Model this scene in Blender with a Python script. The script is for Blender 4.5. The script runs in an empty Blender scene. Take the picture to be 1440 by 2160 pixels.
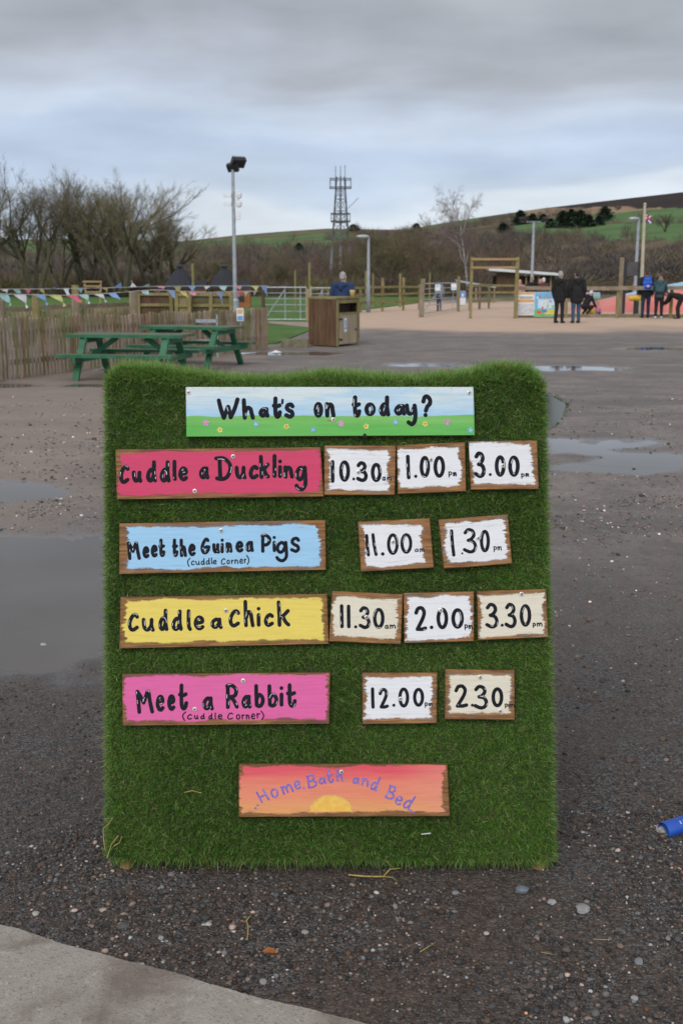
import bpy, math, random
import numpy as np
from mathutils import Vector, Matrix, Euler
R = math.radians
random.seed(7); rng = np.random.default_rng(11)
SC = bpy.context.scene; COL = SC.collection

# ------------------------------------------------------------------ camera
H = 1.65; FPX = 2400.0; PITCH = math.atan(500/FPX)
cam = bpy.data.cameras.new('camera'); camo = bpy.data.objects.new('camera', cam); COL.objects.link(camo)
cam.sensor_fit = 'VERTICAL'; cam.sensor_height = 24; cam.sensor_width = 16; cam.lens = 24*FPX/2160
camo.location = (0, 0, H); camo.rotation_euler = (R(90)-PITCH, 0, 0)
cam.clip_start = .05; cam.clip_end = 9000
cam.dof.use_dof = True; cam.dof.focus_distance = 3.2; cam.dof.aperture_fstop = 5.2; cam.dof.aperture_blades = 7
SC.camera = camo
SC.view_settings.view_transform = 'Standard'; SC.view_settings.look = 'None'
SC.view_settings.exposure = 0.22; SC.view_settings.gamma = 1

def ray(px, py):
    xc = (px-720)/FPX; yc = -(py-1080)/FPX; c, s = math.cos(PITCH), math.sin(PITCH)
    return Vector((xc, c+yc*s, -s+yc*c))
def gp(px, py, z=0.0):
    d = ray(px, py); t = (z-H)/d.z; return Vector((d.x*t, d.y*t, z))
def at(px, py, Y):
    d = ray(px, py); t = Y/d.y; return Vector((d.x*t, Y, H+d.z*t))

# ------------------------------------------------------------------ world + sun
SUN_EL, SUN_AZ = R(42), R(200)     # behind the camera, veiled
W = bpy.data.worlds.new('World'); SC.world = W; W.use_nodes = True
def build_world():
    nt = W.node_tree; N = nt.nodes; L = nt.links; N.clear()
    out = N.new('ShaderNodeOutputWorld'); bg = N.new('ShaderNodeBackground'); L.new(bg.outputs[0], out.inputs[0])
    STR = 0.1; bg.inputs[1].default_value = STR
    sky = N.new('ShaderNodeTexSky'); sky.sky_type = 'NISHITA'; sky.sun_disc = False
    sky.sun_elevation = SUN_EL; sky.sun_rotation = SUN_AZ
    tc = N.new('ShaderNodeTexCoord'); sp = N.new('ShaderNodeSeparateXYZ'); L.new(tc.outputs['Generated'], sp.inputs[0])
    def math_(op, a, b=None, clamp=False):
        m = N.new('ShaderNodeMath'); m.operation = op; m.use_clamp = clamp
        for i, v in enumerate((a, b)):
            if v is None: continue
            if isinstance(v, (int, float)): m.inputs[i].default_value = v
            else: L.new(v, m.inputs[i])
        return m.outputs[0]
    # cloud noise, long flat rolls
    mp = N.new('ShaderNodeMapping'); mp.inputs['Scale'].default_value = (2.3, 1.4, 9); mp.inputs['Rotation'].default_value = (0, R(4), 0)
    mp.inputs['Location'].default_value = (3.1, .4, .2)
    L.new(tc.outputs['Generated'], mp.inputs[0])
    n1 = N.new('ShaderNodeTexNoise'); n1.inputs['Scale'].default_value = 1.5; n1.inputs['Detail'].default_value = 4; n1.inputs['Roughness'].default_value = .46
    n1.inputs['Distortion'].default_value = .35
    L.new(mp.outputs[0], n1.inputs['Vector'])
    n2 = N.new('ShaderNodeTexNoise'); n2.inputs['Scale'].default_value = 3.0; n2.inputs['Detail'].default_value = 5; n2.inputs['Roughness'].default_value = .5
    L.new(mp.outputs[0], n2.inputs['Vector'])
    wob = math_('MULTIPLY', math_('SUBTRACT', n1.outputs[0], .5), .20)
    zz = math_('ADD', sp.outputs[2], wob)
    fac = math_('MULTIPLY', zz, 2.5, True)
    rp = N.new('ShaderNodeValToRGB'); L.new(fac, rp.inputs[0])
    stops = [(0.0, (.66, .71, .77)), (.10, (.64, .705, .78)), (.17, (.49, .575, .70)), (.255, (.455, .54, .69)), (.33, (.52, .595, .715)),
             (.41, (.45, .49, .57)), (.52, (.36, .38, .415)), (.75, (.40, .415, .44)), (1.0, (.46, .47, .49))]
    e = rp.color_ramp.elements
    while len(e) < len(stops): e.new(.5)
    for k, (p, c) in enumerate(stops): e[k].position = p; e[k].color = (*c, 1)
    rp.color_ramp.interpolation = 'EASE'
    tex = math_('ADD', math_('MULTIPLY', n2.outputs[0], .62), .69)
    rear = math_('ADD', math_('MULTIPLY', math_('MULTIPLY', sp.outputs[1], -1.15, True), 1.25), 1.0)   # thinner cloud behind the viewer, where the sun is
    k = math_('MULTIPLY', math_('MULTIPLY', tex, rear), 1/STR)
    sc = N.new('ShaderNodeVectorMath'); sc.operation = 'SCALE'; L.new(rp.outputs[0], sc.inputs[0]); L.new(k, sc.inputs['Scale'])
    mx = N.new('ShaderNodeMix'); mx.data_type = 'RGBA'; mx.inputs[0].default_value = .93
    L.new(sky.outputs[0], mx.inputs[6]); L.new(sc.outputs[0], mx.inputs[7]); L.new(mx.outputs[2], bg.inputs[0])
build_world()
sl = bpy.data.lights.new('sun', 'SUN'); sl.energy = 1.1; sl.angle = R(25); sl.color = (1, .96, .9)
so = bpy.data.objects.new('sun', sl); COL.objects.link(so)
sd = Vector((math.sin(SUN_AZ)*math.cos(SUN_EL), math.cos(SUN_AZ)*math.cos(SUN_EL), math.sin(SUN_EL)))
so.rotation_euler = sd.to_track_quat('Z', 'Y').to_euler(); so.location = sd*30

# ------------------------------------------------------------------ helpers
class MB:
    def __init__(s): s.v = []; s.f = []; s.m = []; s.cur = 0
    def add(s, vs, fs):
        o = len(s.v); s.v += [tuple(v) for v in vs]; s.f += [tuple(i+o for i in f) for f in fs]; s.m += [s.cur]*len(fs); return s
    def box(s, c, d, rot=None):
        c = Vector(c); hx, hy, hz = d[0]/2, d[1]/2, d[2]/2
        p = [Vector((x, y, z)) for x in (-hx, hx) for y in (-hy, hy) for z in (-hz, hz)]
        if rot is not None: p = [rot @ q for q in p]
        return s.add([q+c for q in p], [(0, 1, 3, 2), (4, 6, 7, 5), (0, 4, 5, 1), (2, 3, 7, 6), (0, 2, 6, 4), (1, 5, 7, 3)])
    def bar(s, a, b, w, h, up=(0, 0, 1)):
        a, b = Vector(a), Vector(b); x = (b-a); l = x.length; x.normalize(); up = Vector(up)
        y = up.cross(x)
        if y.length < 1e-4: y = Vector((0, 1, 0)).cross(x)
        y.normalize(); z = x.cross(y); m = Matrix((x, y, z)).transposed()
        return s.box((a+b)/2, (l, w, h), m)
    def tube(s, pts, rad, n=8, caps=True):
        pts = [Vector(p) for p in pts]; k = len(pts)
        if not hasattr(rad, '__len__'): rad = [rad]*k
        vs = []; prev = None
        for i in range(k):
            d = (pts[min(i+1, k-1)]-pts[max(i-1, 0)])
            d = d.normalized() if d.length > 1e-9 else Vector((0, 0, 1))
            if prev is None: u = d.orthogonal().normalized()
            else:
                u = prev-d*prev.dot(d); u = u.normalized() if u.length > 1e-6 else d.orthogonal().normalized()
            prev = u; w = d.cross(u)
            for j in range(n):
                a = 2*math.pi*j/n; vs.append(pts[i]+(u*math.cos(a)+w*math.sin(a))*rad[i])
        fs = [(i*n+j, i*n+(j+1) % n, (i+1)*n+(j+1) % n, (i+1)*n+j) for i in range(k-1) for j in range(n)]
        if caps: fs += [tuple(range(n-1, -1, -1)), tuple((k-1)*n+j for j in range(n))]
        return s.add(vs, fs)
    def lathe(s, prof, c=(0, 0, 0), n=16):
        c = Vector(c); vs = []
        for r, z in prof:
            for j in range(n):
                a = 2*math.pi*j/n; vs.append(c+Vector((r*math.cos(a), r*math.sin(a), z)))
        k = len(prof)
        fs = [(i*n+j, i*n+(j+1) % n, (i+1)*n+(j+1) % n, (i+1)*n+j) for i in range(k-1) for j in range(n)]
        fs += [tuple(range(n-1, -1, -1)), tuple((k-1)*n+j for j in range(n))]
        return s.add(vs, fs)
    def ell(s, c, r, nu=12, nv=8, rot=None):
        c = Vector(c); vs = []
        for i in range(nv+1):
            t = math.pi*i/nv
            for j in range(nu):
                a = 2*math.pi*j/nu
                q = Vector((r[0]*math.sin(t)*math.cos(a), r[1]*math.sin(t)*math.sin(a), -r[2]*math.cos(t)))
                vs.append(c+(rot @ q if rot is not None else q))
        fs = [(i*nu+j, i*nu+(j+1) % nu, (i+1)*nu+(j+1) % nu, (i+1)*nu+j) for i in range(nv) for j in range(nu)]
        return s.add(vs, fs)
    def caps(s, a, b, ra, rb, n=10):      # tapered capsule, for bodies
        a, b = Vector(a), Vector(b); d = (b-a); l = max(d.length, 1e-4); d = d/l
        pts = []; rr = []
        for k in range(4):
            t = math.pi/2*(1-k/3.0); pts.append(a-d*ra*math.sin(t)*.999); rr.append(max(ra*math.cos(t), ra*.02))
        for k in range(1, 5):
            t = math.pi/2*((k-1)/3.0); pts.append(b+d*rb*math.sin(t)*.999); rr.append(max(rb*math.cos(t), rb*.02))
        return s.tube(pts, rr, n)
    def build(s, name, mats, parent=None, smooth=False, loc=None):
        me = bpy.data.meshes.new(name); me.from_pydata(s.v, [], s.f)
        if not isinstance(mats, (list, tuple)): mats = [mats]
        for m in mats: me.materials.append(m)
        if len(mats) > 1: me.polygons.foreach_set('material_index', s.m)
        if smooth: me.polygons.foreach_set('use_smooth', [True]*len(me.polygons))
        me.update()
        o = bpy.data.objects.new(name, me); COL.objects.link(o)
        if parent: o.parent = parent
        if loc is not None: o.location = loc
        return o
def tag(o, label=None, cat=None, group=None, kind=None):
    for k, v in (('label', label), ('category', cat), ('group', group), ('kind', kind)):
        if v: o[k] = v
    return o
def empty(name, loc, rz=0, label=None, cat=None, group=None):
    o = bpy.data.objects.new(name, None); COL.objects.link(o); o.location = loc; o.rotation_euler = (0, 0, rz)
    o.empty_display_size = .1
    return tag(o, label, cat, group)
def copy_tree(o, parent=None, kids=None):
    c = o.copy(); COL.objects.link(c); c.parent = parent
    for ch in [x for x in o.children]: copy_tree(ch, c)
    return c
def np_mesh(name, V, loops, starts, totals, mat, cols=None, parent=None, smooth=False):
    me = bpy.data.meshes.new(name)
    me.vertices.add(len(V)); me.vertices.foreach_set('co', np.ascontiguousarray(V, np.float32).ravel())
    me.loops.add(len(loops)); me.loops.foreach_set('vertex_index', np.ascontiguousarray(loops, np.int32).ravel())
    me.polygons.add(len(starts)); me.polygons.foreach_set('loop_start', np.ascontiguousarray(starts, np.int32))
    me.polygons.foreach_set('loop_total', np.ascontiguousarray(totals, np.int32))
    if smooth: me.polygons.foreach_set('use_smooth', np.ones(len(starts), bool))
    me.update(calc_edges=True)
    if cols is not None:
        at_ = me.color_attributes.new('tint', 'FLOAT_COLOR', 'POINT')
        c4 = np.ones((len(V), 4), np.float32); c4[:, :3] = cols; at_.data.foreach_set('color', c4.ravel())
    me.materials.append(mat); me.validate()
    o = bpy.data.objects.new(name, me); COL.objects.link(o)
    if parent: o.parent = parent
    return o
def tri_mesh(name, V, F, mat, cols=None, parent=None, smooth=False):
    F = np.asarray(F); k = F.shape[1]; n = len(F)
    return np_mesh(name, V, F.ravel(), np.arange(n)*k, np.full(n, k), mat, cols, parent, smooth)
_perm = rng.permutation(4096)
def vnoise(x, y, s=1.0, seed=0):
    x = np.asarray(x, float)*s+seed*17.3; y = np.asarray(y, float)*s+seed*9.1
    xi = np.floor(x).astype(int); yi = np.floor(y).astype(int); xf = x-xi; yf = y-yi
    def h(a, b): return _perm[(_perm[a & 4095]+b) & 4095]/4095.0
    u = xf*xf*(3-2*xf); v = yf*yf*(3-2*yf)
    return (h(xi, yi)*(1-u)+h(xi+1, yi)*u)*(1-v)+(h(xi, yi+1)*(1-u)+h(xi+1, yi+1)*u)*v
def fbm(x, y, s=1.0, o=4, seed=0):
    a = 0; t = 0
    for k in range(o): a = a+vnoise(x, y, s*2**k, seed+k)*.5**k; t += .5**k
    return a/t
def smooth01(t): t = np.clip(t, 0, 1); return t*t*(3-2*t)

# ------------------------------------------------------------------ materials
class NT:
    def __init__(s, name):
        s.m = bpy.data.materials.new(name); s.m.use_nodes = True; s.t = s.m.node_tree; s.N = s.t.nodes; s.L = s.t.links
        s.b = s.N['Principled BSDF']
    def n(s, ty, **kw):
        o = s.N.new(ty)
        for k, v in kw.items():
            if k.startswith('i_'):
                i = k[2:]; i = int(i) if i.isdigit() else i.replace('_', ' '); s.set(o.inputs[i], v)
            else: setattr(o, k, v)
        return o
    def set(s, inp, v):
        if isinstance(v, bpy.types.NodeSocket): s.L.new(v, inp)
        elif isinstance(v, (tuple, list)) and len(v) == 3 and inp.type == 'RGBA': inp.default_value = (*v, 1)
        else: inp.default_value = v
    def math(s, op, a, b=0.0, clamp=False):
        m = s.N.new('ShaderNodeMath'); m.operation = op; m.use_clamp = clamp; s.set(m.inputs[0], a); s.set(m.inputs[1], b); return m.outputs[0]
    def mix(s, f, a, b, bt='MIX'):
        m = s.N.new('ShaderNodeMix'); m.data_type = 'RGBA'; m.blend_type = bt; s.set(m.inputs[0], f); s.set(m.inputs[6], a); s.set(m.inputs[7], b); return m.outputs[2]
    def noise(s, vec, scale, detail=4, rough=.55, dist=0):
        o = s.n('ShaderNodeTexNoise'); s.set(o.inputs['Vector'], vec); o.inputs['Scale'].default_value = scale; o.inputs['Detail'].default_value = detail
        o.inputs['Roughness'].default_value = rough; o.inputs['Distortion'].default_value = dist; return o.outputs[0]
    def mapping(s, vec, scale=(1, 1, 1), loc=(0, 0, 0), rot=(0, 0, 0)):
        o = s.n('ShaderNodeMapping'); s.set(o.inputs[0], vec); o.inputs['Scale'].default_value = scale; o.inputs['Location'].default_value = loc
        o.inputs['Rotation'].default_value = rot; return o.outputs[0]
    def step(s, v, lo, hi):
        o = s.n('ShaderNodeMapRange'); o.interpolation_type = 'SMOOTHSTEP'; s.set(o.inputs[0], v); s.set(o.inputs[1], lo); s.set(o.inputs[2], hi); return o.outputs[0]
    def bump(s, h, strength=.3, dist=.01):
        o = s.n('ShaderNodeBump'); s.set(o.inputs['Height'], h); o.inputs['Strength'].default_value = strength; o.inputs['Distance'].default_value = dist
        s.L.new(o.outputs[0], s.b.inputs['Normal'])
    def obj(s): return s.n('ShaderNodeTexCoord').outputs['Object']
    def fin(s, col, rough=.6, spec=.5, metal=0.0):
        s.set(s.b.inputs['Base Color'], col); s.set(s.b.inputs['Roughness'], rough); s.b.inputs['Specular IOR Level'].default_value = spec
        s.b.inputs['Metallic'].default_value = metal; return s.m
_mc = {}
def mat(name, c1, c2=None, scale=4, rough=.6, bump=0.0, metal=0.0, stretch=(1, 1, 1), spec=.4):
    if name in _mc: return _mc[name]
    t = NT(name); v = t.mapping(t.obj(), stretch); n = t.noise(v, scale, 5)
    c2 = c2 or tuple(x*.72 for x in c1)
    t.fin(t.mix(t.step(n, .32, .68), c2, c1), rough, spec, metal)
    if bump: t.bump(n, bump, .02)
    _mc[name] = t.m; return t.m
def wood(name, c1, c2, axis='z', scale=6, moss=None, rough=.8):
    t = NT(name); st = {'x': (.12, 1, 1), 'y': (1, .12, 1), 'z': (1, 1, .12)}[axis]
    v = t.obj(); n = t.noise(t.mapping(v, st), scale*4, 6, .6, .6); n2 = t.noise(v, 1.7, 3)
    c = t.mix(t.step(n, .3, .7), c2, c1); c = t.mix(t.math('MULTIPLY', t.step(n2, .35, .7), .35), c, tuple(x*.5 for x in c1))
    if moss:
        n3 = t.noise(v, 2.6, 4); c = t.mix(t.math('MULTIPLY', t.step(n3, .45, .65), .75), c, moss)
    t.fin(c, rough, .25); t.bump(n, .35, .006); return t.m
def attr_mat(name, rough=.6, trans=0.0, spec=.3):
    t = NT(name); a = t.n('ShaderNodeAttribute'); a.attribute_name = 'tint'
    t.fin(a.outputs['Color'], rough, spec)
    if trans:
        tr = t.n('ShaderNodeBsdfTranslucent'); t.L.new(a.outputs['Color'], tr.inputs[0])
        mx = t.n('ShaderNodeMixShader'); mx.inputs[0].default_value = trans
        t.L.new(t.b.outputs[0], mx.inputs[1]); t.L.new(tr.outputs[0], mx.inputs[2])
        t.L.new(mx.outputs[0], t.N['Material Output'].inputs[0])
    return t.m
TIMBER = wood('weathered_timber', (.36, .28, .21), (.20, .155, .115), 'z', 5, (.17, .15, .065))
TIMBERX = wood('weathered_timber_rail', (.34, .27, .20), (.19, .15, .11), 'x', 5, (.17, .15, .07))
OLIVE = wood('mossy_timber', (.32, .265, .13), (.20, .165, .075), 'z', 5, (.17, .16, .05))
PICK = wood('picket_timber', (.46, .335, .235), (.26, .18, .12), 'z', 7, (.16, .14, .06))
DARKW = wood('dark_stained_timber', (.13, .075, .045), (.06, .034, .022), 'z', 6, (.11, .085, .045))
PINEW = wood('new_pine', (.42, .29, .14), (.30, .20, .09), 'x', 5, (.27, .22, .09))
GALV = mat('galvanised_steel', (.42, .45, .48), (.30, .33, .36), 9, .42, metal=.35)
GALVD = mat('dull_steel', (.22, .24, .26), (.14, .155, .17), 9, .5, metal=.3)
BLACK = mat('black_plastic', (.025, .025, .028), None, 6, .45)
WHITE = mat('white_board', (.78, .79, .80), (.70, .71, .73), 6, .5)
SKIN = mat('skin', (.56, .34, .26), (.48, .28, .21), 9, .55)

# ------------------------------------------------------------------ ground
PUD = []   # puddles measured on the ground: centre, half axes, depth
def pud(px, py, rx, ry, depth=.022, rot=0.0):
    c = gp(px, py); PUD.append((c.x, c.y, rx, ry, depth, rot))
pud(40, 1232, 1.75, 1.08, .034)
pud(1190, 938, 1.05, .62, .027); pud(1320, 985, .62, .36, .030); pud(1400, 965, .5, .3, .022)
pud(-30, 1030, .62, .46, .022)
pud(900, 769, .95, .62, .019); pud(1205, 776, 1.35, .55, .021); pud(1410, 735, 1.3, .7, .02)
pud(60, 813, 2.6, .35, .018); pud(600, 745, 1.2, .55, .022); pud(330, 780, 1.3, .5, .02)
SIGN_Y = gp(700, 1850).y
def ground_z(x, y):
    d = np.hypot(x, y); near = np.clip(1-d/60, 0, 1)
    z = (fbm(x, y, .9, 3, 3)-.5)*.034*near+(fbm(x, y, 2.6, 5, 5)-.5)*.036*near+(fbm(x, y, 24, 2, 8)-.5)*.006*np.clip(1-d/12, 0, 1)
    z = z+.012*near
    for cx, cy, rx, ry, dp, ro in PUD:
        e = ((x-cx)/rx)**2+((y-cy)/ry)**2
        z = z-dp*np.exp(-(e*.8)**1.4)*1.25
    return z
WATER = -.0105
def make_ground():
    th = np.concatenate([np.linspace(-math.pi, -R(30), 60, endpoint=False), np.linspace(-R(30), R(30), 420, endpoint=False), np.linspace(R(30), math.pi, 60, endpoint=False)])
    r = np.concatenate([[.25], np.geomspace(.6, 90, 560), np.geomspace(100, 5000, 30)])
    T, RR = np.meshgrid(th, r); X = np.sin(T)*RR; Y = np.cos(T)*RR; Z = ground_z(X, Y)
    Z = Z-np.clip(RR-100, 0, None)*.0
    V = np.stack([X, Y, Z], -1).reshape(-1, 3); n = len(th); k = len(r)
    i, j = np.meshgrid(np.arange(k-1), np.arange(n), indexing='ij'); j2 = (j+1) % n
    F = np.stack([i*n+j, (i+1)*n+j, (i+1)*n+j2, i*n+j2], -1).reshape(-1, 4)[:, ::-1]
    V = np.vstack([V, [[0, 0, float(ground_z(0., 0.))]]]); c = len(V)-1
    Q = np.stack([np.arange(n), (np.arange(n)+1) % n, np.full(n, c)], -1)[:, ::-1]
    loops = np.concatenate([F.ravel(), Q.ravel()]); tot = np.concatenate([np.full(len(F), 4), np.full(n, 3)]); st = np.concatenate([[0], np.cumsum(tot)[:-1]])
    t = NT('gravel_yard'); p = t.n('ShaderNodeNewGeometry').outputs['Position']; sep = t.n('ShaderNodeSeparateXYZ'); t.L.new(p, sep.inputs[0])
    big = t.noise(p, .55, 5, .6); mid = t.noise(p, 3.2, 6, .62); fine = t.noise(p, 45, 4, .7)
    vor = t.n('ShaderNodeTexVoronoi'); t.set(vor.inputs['Vector'], p); vor.inputs['Scale'].default_value = 150; vor.inputs['Randomness'].default_value = 1
    vor2 = t.n('ShaderNodeTexVoronoi'); t.set(vor2.inputs['Vector'], p); vor2.inputs['Scale'].default_value = 55
    mud = t.mix(t.step(fine, .3, .75), (.050, .036, .028), (.115, .082, .065))
    sepc = t.n('ShaderNodeSeparateColor'); t.L.new(vor.outputs['Color'], sepc.inputs[0])
    stone = t.mix(t.step(sepc.outputs[0], .15, 1.0), (.022, .021, .022), (.135, .13, .128))
    sp2 = t.n('ShaderNodeSeparateColor'); t.L.new(vor2.outputs['Color'], sp2.inputs[0])
    g = t.mix(t.step(mid, .36, .54), stone, t.mix(t.step(sepc.outputs[1], .45, .6), mud, stone))
    g = t.mix(t.math('MULTIPLY', t.step(big, .42, .62), .55), g, mud)
    # yard paler further off, grazing wet sheen put into its colour, then the pink sand of the play area
    far = t.step(sep.outputs[1], 3.2, 9.0)
    sheen_col = t.mix(t.step(t.noise(p, 1.3, 6, .68), .3, .7), (.17, .148, .140), (.31, .265, .24))
    sheen_col = t.mix(t.math('MULTIPLY', t.step(fine, .35, .75), .5), sheen_col, (.14, .128, .124))
    sp1 = t.noise(p, 15, 5, .75); sp3 = t.noise(p, 5.5, 5, .7)
    sheen_col = t.mix(t.math('MULTIPLY', t.step(sp1, .52, .62), .6), sheen_col, (.11, .10, .098)); sheen_col = t.mix(t.math('MULTIPLY', t.step(sp3, .55, .66), .45), sheen_col, (.13, .118, .115)); sheen_col = t.mix(t.math('MULTIPLY', t.step(t.noise(p, 28, 3, .7), .62, .70), .6), sheen_col, (.42, .38, .35))
    trk = t.noise(t.mapping(p, (.22, .9, 1), rot=(0, 0, R(8))), 1.0, 5, .62); sheen_col = t.mix(t.math('MULTIPLY', t.step(trk, .50, .62), .5), sheen_col, (.135, .122, .12))
    g = t.mix(t.math('MULTIPLY', far, .85), g, sheen_col)
    lf = t.math('MULTIPLY', t.step(t.math('MULTIPLY', sep.outputs[0], -1), .9, 3.0), far)
    g = t.mix(t.math('MULTIPLY', lf, .5), g, (.33, .255, .21))
    edge = t.math('ADD', sep.outputs[1], t.math('MULTIPLY', t.math('SUBTRACT', t.noise(p, .16, 4), .5), 13))
    edge = t.math('ADD', edge, t.math('MULTIPLY', t.noise(p, 1.2, 3), 2))
    sand = t.mix(t.noise(p, .8, 5, .65), (.46, .325, .235), (.63, .46, .35))
    sf = t.math('MULTIPLY', t.step(edge, 33.0, 38.5), t.step(t.math('MULTIPLY', edge, -1), -78, -70))
    g = t.mix(sf, g, sand)
    g = t.mix(t.step(sep.outputs[1], 75, 90), g, (.075, .085, .04))
    wet = t.math('MULTIPLY', t.step(t.math('MULTIPLY', sep.outputs[2], -1), -.004, .0105), t.step(t.math('MULTIPLY', sep.outputs[1], -1), -32, -26))
    g = t.mix(t.math('MULTIPLY', wet, .45), g, (.045, .038, .036))
    rough = t.math('SUBTRACT', .74, t.math('MULTIPLY', wet, .58))
    t.fin(g, rough, .4)
    hgt = t.math('ADD', t.math('MULTIPLY', vor.outputs['Distance'], -.9), t.math('ADD', t.math('MULTIPLY', vor2.outputs['Distance'], -1.0), t.math('MULTIPLY', fine, 1.2)))
    t.bump(hgt, .55, .008); bn = [n_ for n_ in t.N if n_.type == 'BUMP'][0]; t.set(bn.inputs['Strength'], t.math('MULTIPLY', t.math('SUBTRACT', 1.0, t.math('MULTIPLY', wet, .82)), .6))
    o = np_mesh('ground', V, loops, st, tot, t.m, smooth=True); tag(o, kind='structure')
make_ground()
def make_water():
    t = NT('muddy_water'); p = t.n('ShaderNodeNewGeometry').outputs['Position']
    t.fin(t.mix(t.noise(p, 2.2, 4), (.075, .066, .060), (.105, .092, .083)), .045, .5); t.b.inputs['IOR'].default_value = 1.36
    t.bump(t.noise(p, 9, 2), .03, .004)
    for k, (cx, cy, rx, ry, dp, ro) in enumerate(PUD):
        b = MB(); n = 40; b.add([(cx+math.cos(2*math.pi*j/n)*rx*1.9, cy+math.sin(2*math.pi*j/n)*ry*1.9, WATER+.0003*k) for j in range(n)], [tuple(range(n))])
        tag(b.build('puddle', t.m), kind='structure')
make_water()
# concrete pad, bottom left
def make_pad():
    edge = [(-420, 1862), (-150, 1910), (0, 1948), (42, 1957), (90, 1972), (132, 1988), (211, 2006), (264, 2022), (369, 2048), (438, 2070), (528, 2096), (633, 2120), (739, 2146), (900, 2190), (1250, 2285)]
    pts = []
    for a, b in zip(edge[:-1], edge[1:]):
        for k in range(22):
            f = k/22; q = gp(a[0]+(b[0]-a[0])*f, a[1]+(b[1]-a[1])*f, .030); q.z = 0; pts.append(q)
    pts = [p+Vector((0, .012*(float(fbm(p.x, 3.0, 9, 4, 91))-.5)+random.uniform(-.0012, .0012), 0)) for p in pts]
    back = [Vector((pts[-1].x+.3, -1.5, 0)), Vector((pts[0].x-.3, -1.5, 0))]
    top = .034; n = len(pts); vs = []; fs = []
    inw = [Vector((-.25, -.97, 0))*.012]*n
    for p in pts: vs.append((p.x, p.y, -.03))
    for p in pts: vs.append((p.x, p.y, top-.012))
    for p, i in zip(pts, inw): vs.append((p.x+i.x, p.y+i.y, top))
    for k in range(n-1):
        for r_ in (0, 1): fs.append((r_*n+k+1, r_*n+k, (r_+1)*n+k, (r_+1)*n+k+1))
    o = len(vs); vs += [(q.x, q.y, top) for q in back]
    fs.append(tuple([2*n+k for k in range(n)]+[o, o+1]))
    b = MB(); b.add(vs, [f[::-1] for f in fs])
    t = NT('concrete'); p = t.n('ShaderNodeNewGeometry').outputs['Position']
    st = t.noise(p, 3.4, 5, .6, .4); f = t.noise(p, 130, 3, .7); m = t.noise(p, 22, 4, .6)
    c = t.mix(m, (.27, .243, .215), (.39, .355, .318)); c = t.mix(t.math('MULTIPLY', t.step(f, .52, .70), .7), c, (.13, .12, .11)); c = t.mix(t.math('MULTIPLY', t.step(t.noise(p, 48, 4, .7), .58, .66), .55), c, (.48, .45, .41))
    c = t.mix(t.math('MULTIPLY', t.step(st, .44, .68), .78), c, (.145, .112, .094))
    t.fin(c, .8, .3); t.bump(t.math('ADD', f, m), .5, .006)
    for pl in (b,): tag(pl.build('concrete_slab', t.m), kind='structure')
    return pts
PAD = make_pad()
def pad_y(x):
    xs = np.array([p.x for p in PAD]); ys = np.array([p.y for p in PAD]); return np.interp(x, xs, ys)
# gravel stones, one mass of thousands
def ico():
    p = (1+5**.5)/2
    v = np.array([(-1, p, 0), (1, p, 0), (-1, -p, 0), (1, -p, 0), (0, -1, p), (0, 1, p), (0, -1, -p), (0, 1, -p), (p, 0, -1), (p, 0, 1), (-p, 0, -1), (-p, 0, 1)], float)
    v /= np.linalg.norm(v[0])
    f = np.array([(0, 11, 5), (0, 5, 1), (0, 1, 7), (0, 7, 10), (0, 10, 11), (1, 5, 9), (5, 11, 4), (11, 10, 2), (10, 7, 6), (7, 1, 8), (3, 9, 4), (3, 4, 2), (3, 2, 6), (3, 6, 8), (3, 8, 9), (4, 9, 5), (2, 4, 11), (6, 2, 10), (8, 6, 7), (9, 8, 1)])
    return v, f
ICO_V, ICO_F = ico()
STONE_M = attr_mat('stone', .7, 0, .35)
def stones(name, x, y, size, tint, sink=.25, parent=None):
    n = len(x); V = np.repeat(ICO_V[None], n, 0)*(1+rng.uniform(-.24, .24, (n, 12, 1)))
    V = V*(np.stack([rng.uniform(.8, 1.3, n), rng.uniform(.7, 1.1, n), rng.uniform(.45, .75, n)], -1)*size[:, None])[:, None, :]
    a = rng.uniform(0, 6.28, n); c, s = np.cos(a)[:, None], np.sin(a)[:, None]
    X = V[..., 0]*c-V[..., 1]*s; Y = V[..., 0]*s+V[..., 1]*c
    V = np.stack([X+x[:, None], Y+y[:, None], V[..., 2]+(ground_z(x, y)+size*(.5-sink))[:, None]], -1).reshape(-1, 3)
    F = (ICO_F[None]+(np.arange(n)*12)[:, None, None]).reshape(-1, 3)
    return tri_mesh(name, V, F, STONE_M, np.repeat(tint, 12, 0), parent)
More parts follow.
